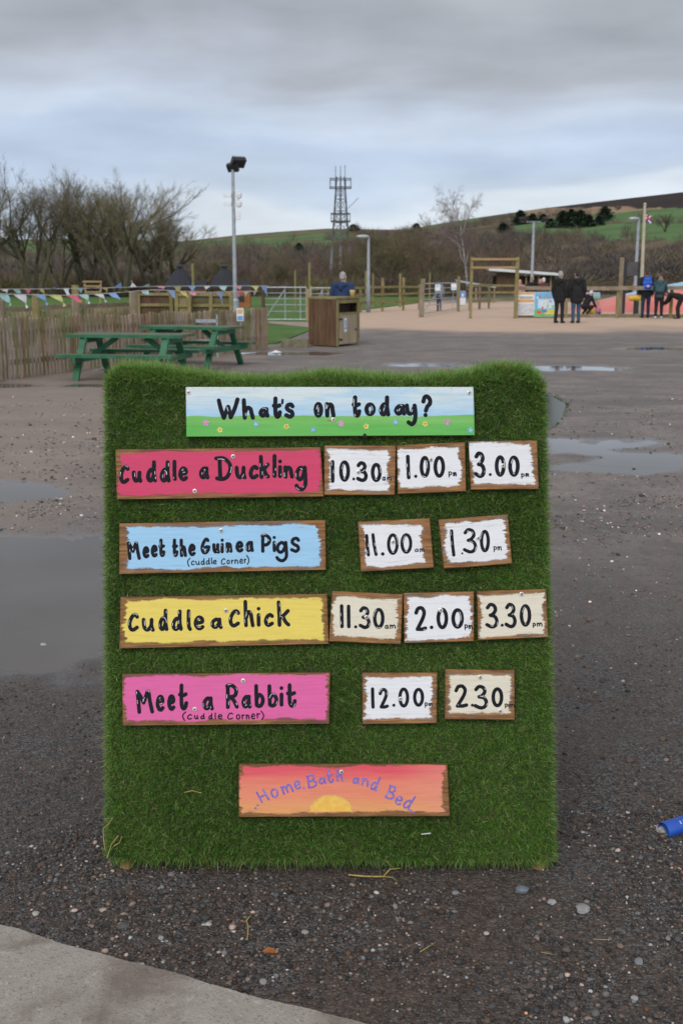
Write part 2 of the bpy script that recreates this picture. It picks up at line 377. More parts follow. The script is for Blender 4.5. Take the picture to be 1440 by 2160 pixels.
def make_gravel():
    N = 150000; Y = rng.uniform(1.75, 3.3, N); X = rng.uniform(-1.15, 1.15, N)
    N2 = 90000; Y2 = rng.uniform(3.3, 8.5, N2); X2 = rng.uniform(-1, 1, N2)*(.35*Y2+.1)
    N3 = 60000; Y3 = np.sqrt(rng.uniform(6.5**2, 17**2, N3)); X3 = rng.uniform(-1, 1, N3)*(.33*Y3+.1)
    X = np.concatenate([X, X2, X3]); Y = np.concatenate([Y, Y2, Y3])
    dens = smooth01((fbm(X, Y, 3.0, 4, 21)-.33)/.3)*.85+.12
    near = np.where(Y < 3.3, .33, np.maximum(.2*np.clip((9-Y)/5, 0, 1), .30*smooth01((Y-6)/2)*np.clip((16.5-Y)/8, 0, 1)))
    wetm = ground_z(X, Y) > WATER+.003
    keep = (rng.uniform(0, 1, len(X)) < dens*near) & (Y > pad_y(X)+.006) & wetm
    X, Y = X[keep], Y[keep]; n = len(X)
    s = np.exp(rng.normal(math.log(.0033), .42, n)); s = np.clip(s, .0015, .014)*np.where(Y > 3.3, np.clip(Y/4.6, 1.2, 2.5), 1)
    v = rng.uniform(0, 1, n); base = np.where(v < .80, rng.uniform(.02, .095, n), np.where(v < .972, rng.uniform(.10, .21, n), rng.uniform(.3, .52, n)))
    base = base*np.where(Y > 5, 1.9, 1); t = base[:, None]*np.array([1, .97, .96])[None]; w = rng.uniform(0, 1, n)
    t[w < .52] *= np.array([1.22, .93, .76]); t[w > .985] *= np.array([1.7, .9, .5]); t[(w > .6) & (w < .75)] *= np.array([.92, 1.0, 1.08])
    tag(stones('gravel', X, Y, s, t), 'loose grey gravel scattered over the yard', 'gravel', kind='stuff')
make_gravel()
def single_stone(px, py, size, col, label, flat=.55):
    size *= .78; col = tuple(q*.82 for q in col)
    c = gp(px, py); b = MB(); rr = random.Random(int(px*7+py))
    k = [[1+rr.uniform(-.22, .22) for _ in range(12)] for _ in range(9)]
    n, m = 12, 8; vs = []
    for i in range(m+1):
        t = math.pi*i/m
        for j in range(n):
            a = 2*math.pi*j/n; r_ = size*(.5*(k[i][j]+k[i][(j+1) % n]) if 0 < i < m else 1)
            vs.append((r_*math.sin(t)*math.cos(a)*1.15, r_*math.sin(t)*math.sin(a), -flat*size*math.cos(t)))
    b.add(vs, [(i*n+j, i*n+(j+1) % n, (i+1)*n+(j+1) % n, (i+1)*n+j) for i in range(m) for j in range(n)])
    z = max(float(ground_z(c.x, c.y)), WATER-size*.3)
    o = b.build('stone', mat('stone_%d_%d' % (px, py), col, tuple(x*.7 for x in col), 60, .75, .3), smooth=False, loc=(c.x, c.y, z+size*flat*.55))
    o.rotation_euler = (0, 0, rr.uniform(0, 6)); return tag(o, label, 'stone')
# ------------------------------------------------------------------ the turf covered notice board
LEAN = R(15.2)
BO = Vector((0, SIGN_Y, 0)); BU = Vector((1, 0, 0)); BV = Vector((0, math.sin(LEAN), math.cos(LEAN))); BW = Vector((0, -math.cos(LEAN), math.sin(LEAN)))
BM = Matrix((BU, BV, BW)).transposed().to_4x4(); BM.translation = BO
def uv(px, py, w=0.0):
    d = ray(px, py); o = BO+BW*w; t = (o-camo.location).dot(BW)/d.dot(BW); p = camo.location+d*t-BO
    return (p.dot(BU), p.dot(BV))
board = bpy.data.objects.new('notice_board', None); COL.objects.link(board); board.matrix_world = BM
tag(board, 'leaning A-board covered in green artificial turf with painted wooden activity planks', 'notice board')
c_TL, c_TR, c_BL, c_BR = uv(229, 792), uv(1141, 792), uv(232, 1808), uv(1163, 1812)
def bil(s, t):
    a = np.asarray(s); b = np.asarray(t)
    x = (c_BL[0]*(1-a)+c_BR[0]*a)*(1-b)+(c_TL[0]*(1-a)+c_TR[0]*a)*b
    y = (c_BL[1]*(1-a)+c_BR[1]*a)*(1-b)+(c_TL[1]*(1-a)+c_TR[1]*a)*b
    return x, y
def topwave(s):
    return np.interp(s, [0, .03, .1, .2, .3, .42, .5, .58, .7, .82, .9, .97, 1.0], [.004, .024, .022, .002, -.014, -.012, .003, -.004, -.014, .000, .024, .020, -.010])
TH = .105; RAD = .038
# planks: corners TL TR BR BL in photo pixels
PLK = {
 'title': ((392, 816), (998, 816), (1001, 918), (393, 921)),
 'duck': ((243.5, 948), (675.5, 943), (682.5, 1047), (247, 1053.5)),
 't1030': ((684, 939.7), (834.7, 939.7), (832, 1044), (683.6, 1044)),
 't100': ((837.2, 938.7), (980.3, 932.6), (982.4, 1036.4), (838.8, 1041.8)),
 't300': ((988, 931), (1132, 928.5), (1135.5, 1031.6), (993, 1033)),
 'pigs': ((252, 1104), (686, 1096.6), (687, 1202), (251.5, 1211)),
 't1100': ((754.5, 1100), (906, 1093), (914.5, 1197.5), (761, 1206)),
 't130': ((924.5, 1095.8), (1070.5, 1085), (1079.5, 1188.8), (936, 1200)),
 'chick': ((254.4, 1259), (689.8, 1252.8), (693, 1358), (252, 1367.8)),
 't1130': ((700.4, 1246.3), (849.4, 1253.8), (845, 1359.3), (693.6, 1353)),
 't200': ((850.8, 1251), (999, 1247.7), (999, 1352.5), (853, 1357)),
 't330': ((1006, 1247), (1151, 1242.6), (1155.7, 1344), (1008, 1350.8)),
 'rabbit': ((258, 1422), (696, 1418.6), (694, 1526.6), (259, 1531)),
 't1200': ((763.8, 1419.5), (922, 1419), (920.5, 1525.8), (764.5, 1528)),
 't230': ((938.8, 1412), (1084.5, 1413.8), (1085, 1518.8), (938, 1517.5)),
 'home': ((504, 1612.4), (943, 1612.4), (948.5, 1721.7), (504, 1723.4)),
}
PW0, PW1 = .006, .027       # back and front of a plank above the turf mat
def in_planks(x, y, grow=0.0):
    m = np.zeros(len(x), bool)
    for q in PLK.values():
        c = [uv(px, py, PW1) for px, py in q]; inside = np.ones(len(x), bool)
        for k in range(4):
            a, b = c[k], c[(k+1) % 4]; l = math.hypot(b[0]-a[0], b[1]-a[1])
            d = ((b[0]-a[0])*(y-a[1])-(b[1]-a[1])*(x-a[0]))/l      # clockwise: inside is negative
            inside &= d < grow
        m |= inside
    return m
def make_turf():
    # mat: front sheet that folds over the top, round both sides
    sm = 60; tm = 40; b = MB(); S = np.linspace(0, 1, sm+1); T = np.linspace(0, 1, tm+1)
    vs = []
    for t in T:
        for s in S:
            x, y = bil(s, t); y = y+topwave(s)*smooth01((t-.8)/.2); vs.append((float(x), float(y)-(RAD if t == 1 else 0), 0.0))
    fs = [(j*(sm+1)+i, j*(sm+1)+i+1, (j+1)*(sm+1)+i+1, (j+1)*(sm+1)+i) for j in range(tm) for i in range(sm)]
    o = len(vs); per = [i for i in range(sm+1)]+[(j+1)*(sm+1)-1 for j in range(1, tm+1)]+[tm*(sm+1)+i for i in range(sm-1, -1, -1)]+[j*(sm+1) for j in range(tm-1, 0, -1)]
    for ai in (20, 40, 60, 80):      # rounded fold over the top edge
        for k in per: top_ = k >= tm*(sm+1); vs.append((vs[k][0], vs[k][1]+(RAD*math.sin(R(ai)) if top_ else 0), -RAD+RAD*math.cos(R(ai)) if top_ else -RAD*ai/90))
    vs += [(vs[k][0]*1.006, vs[k][1]+(RAD+.006 if k >= tm*(sm+1) else 0), -TH) for k in per]; n = len(per)
    fs += [(per[(k+1) % n], per[k], o+k, o+(k+1) % n) for k in range(n)]+[(o+q*n+(k+1) % n, o+q*n+k, o+(q+1)*n+k, o+(q+1)*n+(k+1) % n) for q in range(4) for k in range(n)]; o += 4*n; fs.append(tuple(range(o+n-1, o-1, -1)))
    b.add(vs, fs)
    base = b.build('turf_mat', mat('turf_backing', (.055, .085, .028), (.035, .05, .02), 60, .9), board)
    # blades
    def blades(P, Nn, L, wid, spread, tint, grav):
        n = len(P); rnd = rng.normal(0, 1, (n, 3)); tang = rnd-(rnd*Nn).sum(1)[:, None]*Nn
        tang /= np.linalg.norm(tang, axis=1)[:, None]+1e-6
        d0 = Nn+tang*(spread*rng.uniform(.2, 1.2, n))[:, None]; d0 /= np.linalg.norm(d0, axis=1)[:, None]
        r2 = rng.normal(0, 1, (n, 3)); bend = r2*(.42+.5*(tint == 2))[:, None]+grav[None]*rng.uniform(.1, 1.0, n)[:, None]
        side = np.cross(d0, rng.normal(0, 1, (n, 3))); side /= np.linalg.norm(side, axis=1)[:, None]+1e-6
        ks = [0, .38, .72, 1.0]; rows = []
        for k in ks:
            c = P+d0*(L*k)[:, None]+bend*(L*k*k*.62)[:, None]
            w = wid*(1-k)**.6*.5
            if k < 1: rows += [c-side*w[:, None], c+side*w[:, None]]
            else: rows.append(c)
        V = np.stack(rows, 1).reshape(-1, 3); o = np.arange(n)*7
        q = np.stack([o, o+1, o+3, o+2, o+2, o+3, o+5, o+4], -1); tr = np.stack([o+4, o+5, o+6], -1)
        loops = np.concatenate([q, tr], 1).ravel(); tot = np.tile([4, 4, 3], n); st = np.concatenate([[0], np.cumsum(tot)[:-1]])
        pal = np.array([(.120, .245, .034), (.185, .345, .055), (.36, .28, .13), (.066, .150, .024), (.30, .47, .14)])
        col = pal[tint]*rng.uniform(.7, 1.3, n)[:, None]
        return V, loops, tot, np.repeat(col, 7, 0)
    parts = []
    def tints(n): return rng.choice(5, n, p=[.40, .26, .10, .16, .08])
    up = np.array([math.sin(LEAN), 0, 0])
    gdir = np.array([0, -math.cos(LEAN), math.sin(LEAN)*-1.0])
    n = 270000; s, t = rng.uniform(0, 1, n), rng.uniform(0, 1, n); x, y = bil(s, t); y = y+topwave(s)*smooth01((t-.8)/.2)
    k = ~in_planks(x, y, -.004); x, y = x[k], y[k]; n = len(x); ti = tints(n)
    P = np.stack([x, y, np.zeros(n)], -1); Nn = np.tile([0, 0, 1.0], (n, 1))
    den = fbm(x, y, 26, 3, 40); L = rng.uniform(.010, .020, n)*(.74+.55*den); L[ti == 2] *= .8
    near = in_planks(x, y, .012); L[near] *= .72; pt = fbm(x, y, 3.5, 3, 44); ti[(pt > .58) & (rng.uniform(0, 1, n) < .30)] = 3; ti[(pt < .40) & (rng.uniform(0, 1, n) < .28)] = 1; L *= .85+.3*pt
    parts.append(blades(P, Nn, L, rng.uniform(.0013, .0024, n), 1.0, ti, np.array([0, -.25, .0])))
    n = 34000; s = rng.uniform(0, 1, n); l = rng.uniform(0, RAD*math.pi/2+TH-RAD, n); a = np.clip(l/RAD, 0, math.pi/2); x, y = bil(s, np.ones(n)); y = y+topwave(s)-RAD+RAD*np.sin(a)
    w = -RAD+RAD*np.cos(a)-np.clip(l-RAD*math.pi/2, 0, None); y += .004*np.clip(l/RAD-1.57, 0, 3)
    P = np.stack([x, y, w], -1); Nn = np.stack([np.zeros(n), np.sin(a), np.cos(a)], -1); Nn /= np.linalg.norm(Nn, axis=1)[:, None]
    ti = tints(n); ti[(ti == 2) & (rng.uniform(0, 1, n) < .6)] = 1; ti[((ti == 0) | (ti == 3)) & (rng.uniform(0, 1, n) < .75)] = 4  # paler tint on the top blades stands in for sky light on tips
    parts.append(blades(P, Nn, rng.uniform(.017, .031, n), rng.uniform(.0012, .0022, n), .75, ti, np.array([0, .1, .25])))
    for sd in (0, 1):
        n = 17000; t = rng.uniform(0, 1, n); x, y = bil(np.full(n, float(sd)), t); y = y+topwave(float(sd))*smooth01((t-.8)/.2); w = rng.uniform(-TH, 0, n)
        P = np.stack([x, y, w], -1); Nn = np.tile([1.0 if sd else -1.0, 0, .25], (n, 1)); Nn /= np.linalg.norm(Nn, axis=1)[:, None]
        parts.append(blades(P, Nn, rng.uniform(.014, .026, n), rng.uniform(.0012, .002, n), .9, tints(n), np.array([0, -.2, .1])))
    n = 4500; s = rng.uniform(0, 1, n); x, y = bil(s, np.zeros(n)); P = np.stack([x, y, rng.uniform(-.03, 0, n)], -1)
    Nn = np.tile([0, -.65, .75], (n, 1)); parts.append(blades(P, Nn, rng.uniform(.014, .033, n), rng.uniform(.0012, .002, n), .7, tints(n), np.array([0, -.5, 0])))
    # blades pressed round the plank edges
    V = np.vstack([p[0] for p in parts]); off = np.cumsum([0]+[len(p[0]) for p in parts[:-1]])
    loops = np.concatenate([p[1]+o_ for p, o_ in zip(parts, off)]); tot = np.concatenate([p[2] for p in parts]); st = np.concatenate([[0], np.cumsum(tot)[:-1]])
    o = np_mesh('turf_pile', V, loops, st, tot, attr_mat('turf_fibre', .36, .34, .6), np.vstack([p[3] for p in parts]), board)
    o['kind'] = 'stuff'; o['label'] = 'short green artificial grass pile with tan thatch'
make_turf()
def make_board_frame():
    inv = BM.inverted()
    def loc(p): return inv @ Vector(p)
    for px, py, sz in ((263, 1852, .040), (1140, 1840, .050)):
        u, v = uv(px, py); b = MB(); b.lathe([(sz*.36, -.02), (sz*.45, -.012), (sz*.47, .03), (sz*.46, .06)], (u, 0, 0), 12); b.v = [(q[0]+.006*q[2], q[2]+.004, -.028+q[1]) for q in b.v]; b.build('foot', wood('post_foot', (.30, .19, .08), (.17, .10, .045), 'y', 12), board)
    top = (c_TL[1]+c_TR[1])/2
    for u in (c_BL[0]+.06, c_BR[0]-.06):
        a = loc(BO+BU*u+BV*(top-.05)-BW*(TH+.035)); e = loc(Vector((u, SIGN_Y+1.02, .0)))
        b = MB(); b.bar(a, e, .045, .045, (1, 0, 0)); b.build('rear_leg', DARKW, board)
    a1 = loc(BO+BV*(top-.08)-BW*(TH+.08)); e1 = loc(Vector((0, SIGN_Y+.97, .16)))
    b = MB(); b.bar(a1, e1, c_TR[0]-c_TL[0]-.12, .018, (0, 0, 1)); b.build('rear_panel', mat('rear_ply', (.10, .085, .06), None, 8, .8), board)
    # loose corner of turf backing curling out at the right
    b = MB(); q = [uv(1146, 828, -.06), uv(1166, 842, -.07), uv(1187, 858, -.075), uv(1178, 884, -.08), uv(1160, 908, -.075), uv(1150, 905, -.06)]
    n = len(q); zz = [-.055, -.045, -.03, -.04, -.055, -.055]
    b.add([(p[0], p[1], z) for p, z in zip(q, zz)]+[(p[0], p[1], z-.006) for p, z in zip(q, zz)], [tuple(range(n-1, -1, -1)), tuple(range(n, 2*n))]+[(k, (k+1) % n, n+(k+1) % n, n+k) for k in range(n)])
    t = NT('turf_backing_mesh'); v = t.mapping(t.obj(), (160, 160, 1), rot=(0, 0, R(28)))
    ck = t.n('ShaderNodeTexWave'); t.set(ck.inputs[0], v); ck.inputs['Scale'].default_value = .45; ck.inputs['Distortion'].default_value = 2.5
    t.fin(t.mix(ck.outputs[1], (.07, .085, .085), (.30, .33, .35)), .7)
    fl = b.build('turf_flap', t.m, board); fl['label'] = 'loose grey mesh backing corner of the turf'
    b = MB()
    for k in range(60):
        f = random.random(); i = random.choice([0, 1, 1, 2, 2, 3]); p0, p1 = q[i], q[i+1]
        p = Vector((p0[0]*(1-f)+p1[0]*f, p0[1]*(1-f)+p1[1]*f, zz[i]))
        b.tube([p, p+Vector((random.uniform(0, .012), random.uniform(-.006, .009), random.uniform(-.006, .008))), p+Vector((random.uniform(.002, .016), random.uniform(-.012, .01), random.uniform(-.008, .01)))], [.0009, .0008, .0003], 3)
    b.build('frayed_edge', mat('turf_edge_fibre', (.06, .13, .03), (.03, .08, .02), 30, .6), fl)
make_board_frame()

# ------------------------------------------------------------------ brush letters, one list of strokes per letter in its own unit box
def EL(n=20, a0=90): return [(.5+.5*math.cos(R(a0)+2*math.pi*k/n), .5+.5*math.sin(R(a0)+2*math.pi*k/n)) for k in range(n+1)]
G = {
 'W': [[(0, .95), (.12, .45), (.27, 0)], [(.27, 0), (.5, .6)], [(.5, .6), (.64, .03)], [(.64, .03), (.85, .5), (1, 1)]],
 'h': [[(0, 1), (.03, .5), (.1, 0)], [(.1, .3), (.38, .56), (.72, .5), (.86, .25), (1, 0)]],
 'a': [[(.82, .78), (.5, 1), (.14, .76), (0, .38), (.2, .04), (.52, .08), (.82, .6)], [(.84, 1), (.86, .4), (1, 0)]],
 't': [[(.26, 1), (.24, .5), (.3, .14), (.55, 0), (.85, .06), (1, .24)], [(.0, .6), (.5, .57), (.92, .62)]],
 "'": [[(.6, 1), (.3, 0)]],
 's': [[(1, .85), (.72, 1), (.25, .94), (.08, .7), (.4, .52), (.85, .4), (.98, .16), (.6, 0), (0, .12)]],
 'o': [EL()], 'O': [EL()], '0': [EL()],
 'n': [[(0, 1), (.06, 0)], [(.06, .5), (.35, .95), (.75, .85), (.88, .4), (1, 0)]],
 'm': [[(0, 1), (.05, 0)], [(.05, .55), (.22, .95), (.42, .75), (.46, .1)], [(.46, .55), (.68, 1), (.92, .75), (1, 0)]],
 'd': [[(.84, .42), (.5, .6), (.14, .46), (0, .2), (.2, .01), (.55, .05), (.84, .36)], [(.84, 1), (.84, .4), (1, 0)]],
 'y': [[(0, 1), (.1, .68), (.35, .56), (.66, .64), (.82, .86)], [(.9, 1), (1, .55), (.92, .18), (.6, 0), (.2, .1)]],
 '?': [[(0, .74), (.2, .96), (.6, 1), (1, .82), (.96, .62), (.6, .47), (.38, .26)], [(.32, .03), (.33, .03)]],
 'C': [[(1, .86), (.74, 1), (.36, .88), (.05, .5), (.1, .14), (.45, 0), (.98, .16)]],
 'c': [[(1, .86), (.70, 1), (.3, .86), (.02, .46), (.14, .1), (.5, 0), (1, .16)]],
 'u': [[(0, 1), (.06, .35), (.3, .02), (.62, .12), (.84, .5)], [(.86, 1), (.85, .4), (1, 0)]],
 'l': [[(.2, 1), (.15, .5), (.35, .15), (1, 0)]],
 'e': [[(.08, .5), (.6, .52), (.96, .62), (.86, .9), (.45, 1), (.1, .76), (0, .38), (.28, .06), (.66, 0), (1, .14)]],
 'D': [[(.24, 1), (.26, .5), (.3, 0)], [(0, .98), (.5, .98), (.88, .78), (1, .48), (.78, .12), (.45, 0), (.06, .03)]],
 'k': [[(0, 1), (.06, .5), (.1, 0)], [(.95, .62), (.5, .42), (.12, .30)], [(.42, .40), (.7, .15), (1, .02)]],
 'i': [[(.5, .62), (.45, .3), (.7, 0)], [(.45, 1), (.46, 1)]],
 'g': [[(.84, .86), (.5, 1), (.14, .86), (.06, .62), (.32, .46), (.62, .54), (.84, .78)], [(.9, 1), (.97, .55), (.95, .2), (.6, 0), (.2, .05), (0, .17)]],
 'M': [[(.04, 1), (.1, .5), (.16, 0)], [(.04, 1), (.25, .75), (.44, .46)], [(.44, .46), (.6, .8), (.74, 1), (.86, .5), (1, .02)]],
 'G': [[(.84, .9), (.56, 1), (.16, .7), (0, .32), (.2, .03), (.6, .03), (.92, .24)], [(1, .42), (.72, .44), (.5, .40)]],
 'P': [[(.12, 1), (.08, .5), (.1, 0)], [(0, .96), (.5, 1), (.98, .8), (.88, .52), (.5, .4), (.16, .42)]],
 'R': [[(.06, 1), (.08, .5), (.08, 0)], [(0, .97), (.5, 1), (.92, .80), (.8, .54), (.2, .46)], [(.34, .46), (.7, .3), (1, .02)]],
 'b': [[(.06, 1), (.08, .5), (.14, .04)], [(.14, .34), (.5, .56), (.95, .42), (1, .2), (.7, .01), (.3, 0), (.12, .1)]],
 'H': [[(0, 1), (.14, 0)], [(.84, 1), (1, 0)], [(.08, .5), (.92, .54)]],
 'B': [[(.1, 1), (.1, 0)], [(0, .98), (.6, 1), (.84, .78), (.6, .56), (.14, .52)], [(.4, .53), (.9, .42), (1, .2), (.6, .01), (.06, .02)]],
 'r': [[(0, 1), (.15, 0)], [(.12, .55), (.5, .92), (1, .95)]],
 'p': [[(0, 1), (.1, 0)], [(.04, .88), (.5, 1), (1, .78), (.8, .48), (.12, .42)]],
 '(': [[(1, 1), (.2, .75), (0, .4), (.6, 0)]], ')': [[(0, 1), (.8, .7), (1, .35), (.3, 0)]],
 '.': [[(.49, .5), (.51, .5)]],
 '1': [[(0.1, 1), (.4, .5), (.9, 0)]],
 '2': [[(.0, .78), (.2, .97), (.6, 1), (.86, .82), (.74, .55), (.3, .16), (.14, .02)], [(.14, .03), (.6, .02), (1, .07)]],
 '3': [[(.08, .86), (.35, 1), (.72, .95), (.86, .76), (.62, .58), (.36, .52)], [(.36, .52), (.8, .46), (1, .26), (.86, .06), (.5, 0), (.02, .1)]],
}
def catmull(p, per=7):
    if len(p) < 3: return p
    q = [p[0]]+list(p)+[p[-1]]; out = []
    closed = math.hypot(p[0][0]-p[-1][0], p[0][1]-p[-1][1]) < 1e-6
    if closed: q[0] = p[-2]; q[-1] = p[1]
    for i in range(1, len(q)-2):
        a, b, c, d = q[i-1:i+3]
        for k in range(per):
            t = k/per
            out.append(tuple(.5*((2*b[j])+(-a[j]+c[j])*t+(2*a[j]-5*b[j]+4*c[j]-d[j])*t*t+(-a[j]+3*b[j]-3*c[j]+d[j])*t**3) for j in (0, 1)))
    out.append(tuple(p[-1])); return out
def brush(b, pts, th, w, h, jit=.035):
    """flat painted stroke with round ends; pts in board metres, lying at height w, h thick"""
    if len(pts) < 2: return
    n = len(pts); P = np.array(pts); L = []
    d = np.gradient(P, axis=0); ln = np.linalg.norm(d, axis=1)[:, None]
    if ln.max() < 1e-7: d = np.tile([1., 0], (n, 1)); ln = np.ones((n, 1))
    d = d/np.maximum(ln, 1e-9); nn = np.stack([-d[:, 1], d[:, 0]], -1)
    r = th/2*(1+np.array([random.uniform(-jit, jit) for _ in range(n)]))
    left = [tuple(P[i]+nn[i]*r[i]) for i in range(n)]; right = [tuple(P[i]-nn[i]*r[i]) for i in range(n)]
    def cap(c, dirv, r_):
        a0 = math.atan2(dirv[1], dirv[0]); return [(c[0]+r_*math.cos(a0+a), c[1]+r_*math.sin(a0+a)) for a in (R(60), R(30), 0, R(-30), R(-60))]
    # strip of quads with fan caps, slightly domed
    vs = []; fs = []
    for i in range(n): vs += [(*left[i], w), (P[i][0], P[i][1], w+h), (*right[i], w)]
    for i in range(n-1):
        a = i*3; fs += [(a, a+1, a+4, a+3), (a+1, a+2, a+5, a+4)]
    o = len(vs); e = cap(P[-1], d[-1], r[-1]); vs += [(*q, w) for q in e]; c = (n-1)*3
    ring = [c]+list(range(o, o+5))+[c+2]; fs += [(c+1, ring[k+1], ring[k]) for k in range(len(ring)-1)]
    o = len(vs); e = cap(P[0], -d[0], r[0]); vs += [(*q, w) for q in e]
    ring = [2]+list(range(o, o+5))+[0]; fs += [(1, ring[k+1], ring[k]) for k in range(len(ring)-1)]
    b.add(vs, [f[::-1] for f in fs])
INK = mat('black_paint', (.014, .016, .023), (.009, .010, .015), 40, .7, spec=.12)
GLINT = mat('white_paint_marks', (.80, .82, .84), None, 50, .5)
VIOLET = mat('violet_paint', (.155, .105, .44), (.20, .14, .50), 60, .55)
def lettering(parent, items, crop, sc, th, ink=INK, hi=True, name='lettering'):
    W0 = PW1+.0006; words = []; prev = None
    for it in items:
        x0, x1 = (it[1], it[3]) if it[-1] != 'r' else (it[1]-it[3]/2, it[1]+it[3]/2)
        brk = prev is None or x0 < prev[1]-25 or (x0-prev[1] > 24 and not (prev[0] in '0123456789.' and it[0] in '0123456789.')) or (prev[0] in '0123' and it[0] in 'ap')
        if brk: words.append([])
        words[-1].append(it); prev = (it[0], x1)
    for w_ in words: _word(parent, w_, crop, sc, th, ink, hi, name if len(words) == 1 else 'word', W0)
def _word(parent, items, crop, sc, th, ink, hi, name, W0):
    b = MB()
    def P(cx, cy): return uv(crop[0]+cx/sc, crop[1]+cy/sc, PW1)
    for it in items:
        if len(it) == 5 or (len(it) == 6 and isinstance(it[5], str)):
            ch, x0, y0, x1, y1 = it[:5]; rot = 0; t_ = th
        elif it[-1] == 'r':
            ch, cx, cy, w_, h_, rot = it[:6]; x0, y0, x1, y1 = cx-w_/2, cy-h_/2, cx+w_/2, cy+h_/2; t_ = th
        else: ch, x0, y0, x1, y1, t_ = it; rot = 0
        if t_ > (x1-x0)*.8 and ch not in ".'l1i": t_ = (x1-x0)*.5
        if ch in ".": t_ = min(x1-x0, y1-y0)*.95
        ix, iy = min(t_/2, (x1-x0)*.49), min(t_/2, (y1-y0)*.49)
        cxx, cyy = (x0+x1)/2, (y0+y1)/2; cr, sr = math.cos(R(rot)), math.sin(R(rot))
        pxm = (np.array(P(cxx+10, cyy))-np.array(P(cxx-10, cyy)))[0]/20
        for st in G[ch]:
            q = catmull(st) if len(st) > 2 else [tuple(np.array(st[0])*(1-f)+np.array(st[1])*f) for f in np.linspace(0, 1, 6)]
            pp = []
            for x, y in q:
                X = x0+ix+x*(x1-x0-2*ix); Y = y1-iy-y*(y1-y0-2*iy)
                if rot: dx, dy = X-cxx, Y-cyy; X, Y = cxx+dx*cr+dy*sr, cyy-dx*sr+dy*cr
                pp.append(P(X, Y))
            b.cur = 0; brush(b, pp, t_*pxm, W0, .00035)
            A = np.array(pp); ln = np.linalg.norm(np.diff(A, axis=0), axis=1).sum()
            if hi and t_ > 11 and ln > t_*pxm*1.9 and random.random() < .72:
                m = len(A)
                for f0, f1, sd in [((.07, .22, .24), (.74, .90, .24))[random.random() < .5]] + ([(.45, .56, .24)] if ln > t_*pxm*4.5 else []):
                    f0 += random.uniform(-.03, .03); f1 += random.uniform(-.05, .03)
                    i0, i1 = int(f0*(m-1)), max(int(f1*(m-1)), int(f0*(m-1))+2)
                    seg = A[i0:i1+1]
                    if len(seg) < 2: continue
                    dd = np.gradient(A, axis=0)[i0:i1+1]; dd /= np.maximum(np.linalg.norm(dd, axis=1)[:, None], 1e-9)
                    seg = seg+np.stack([-dd[:, 1], dd[:, 0]], -1)*t_*pxm*sd*(1 if random.random() < .65 else -1)
                    b.cur = 1; brush(b, [tuple(s_) for s_ in seg], t_*pxm*.125, W0+.0006, .0003, .3)
    b.build(name, [ink, GLINT], parent)
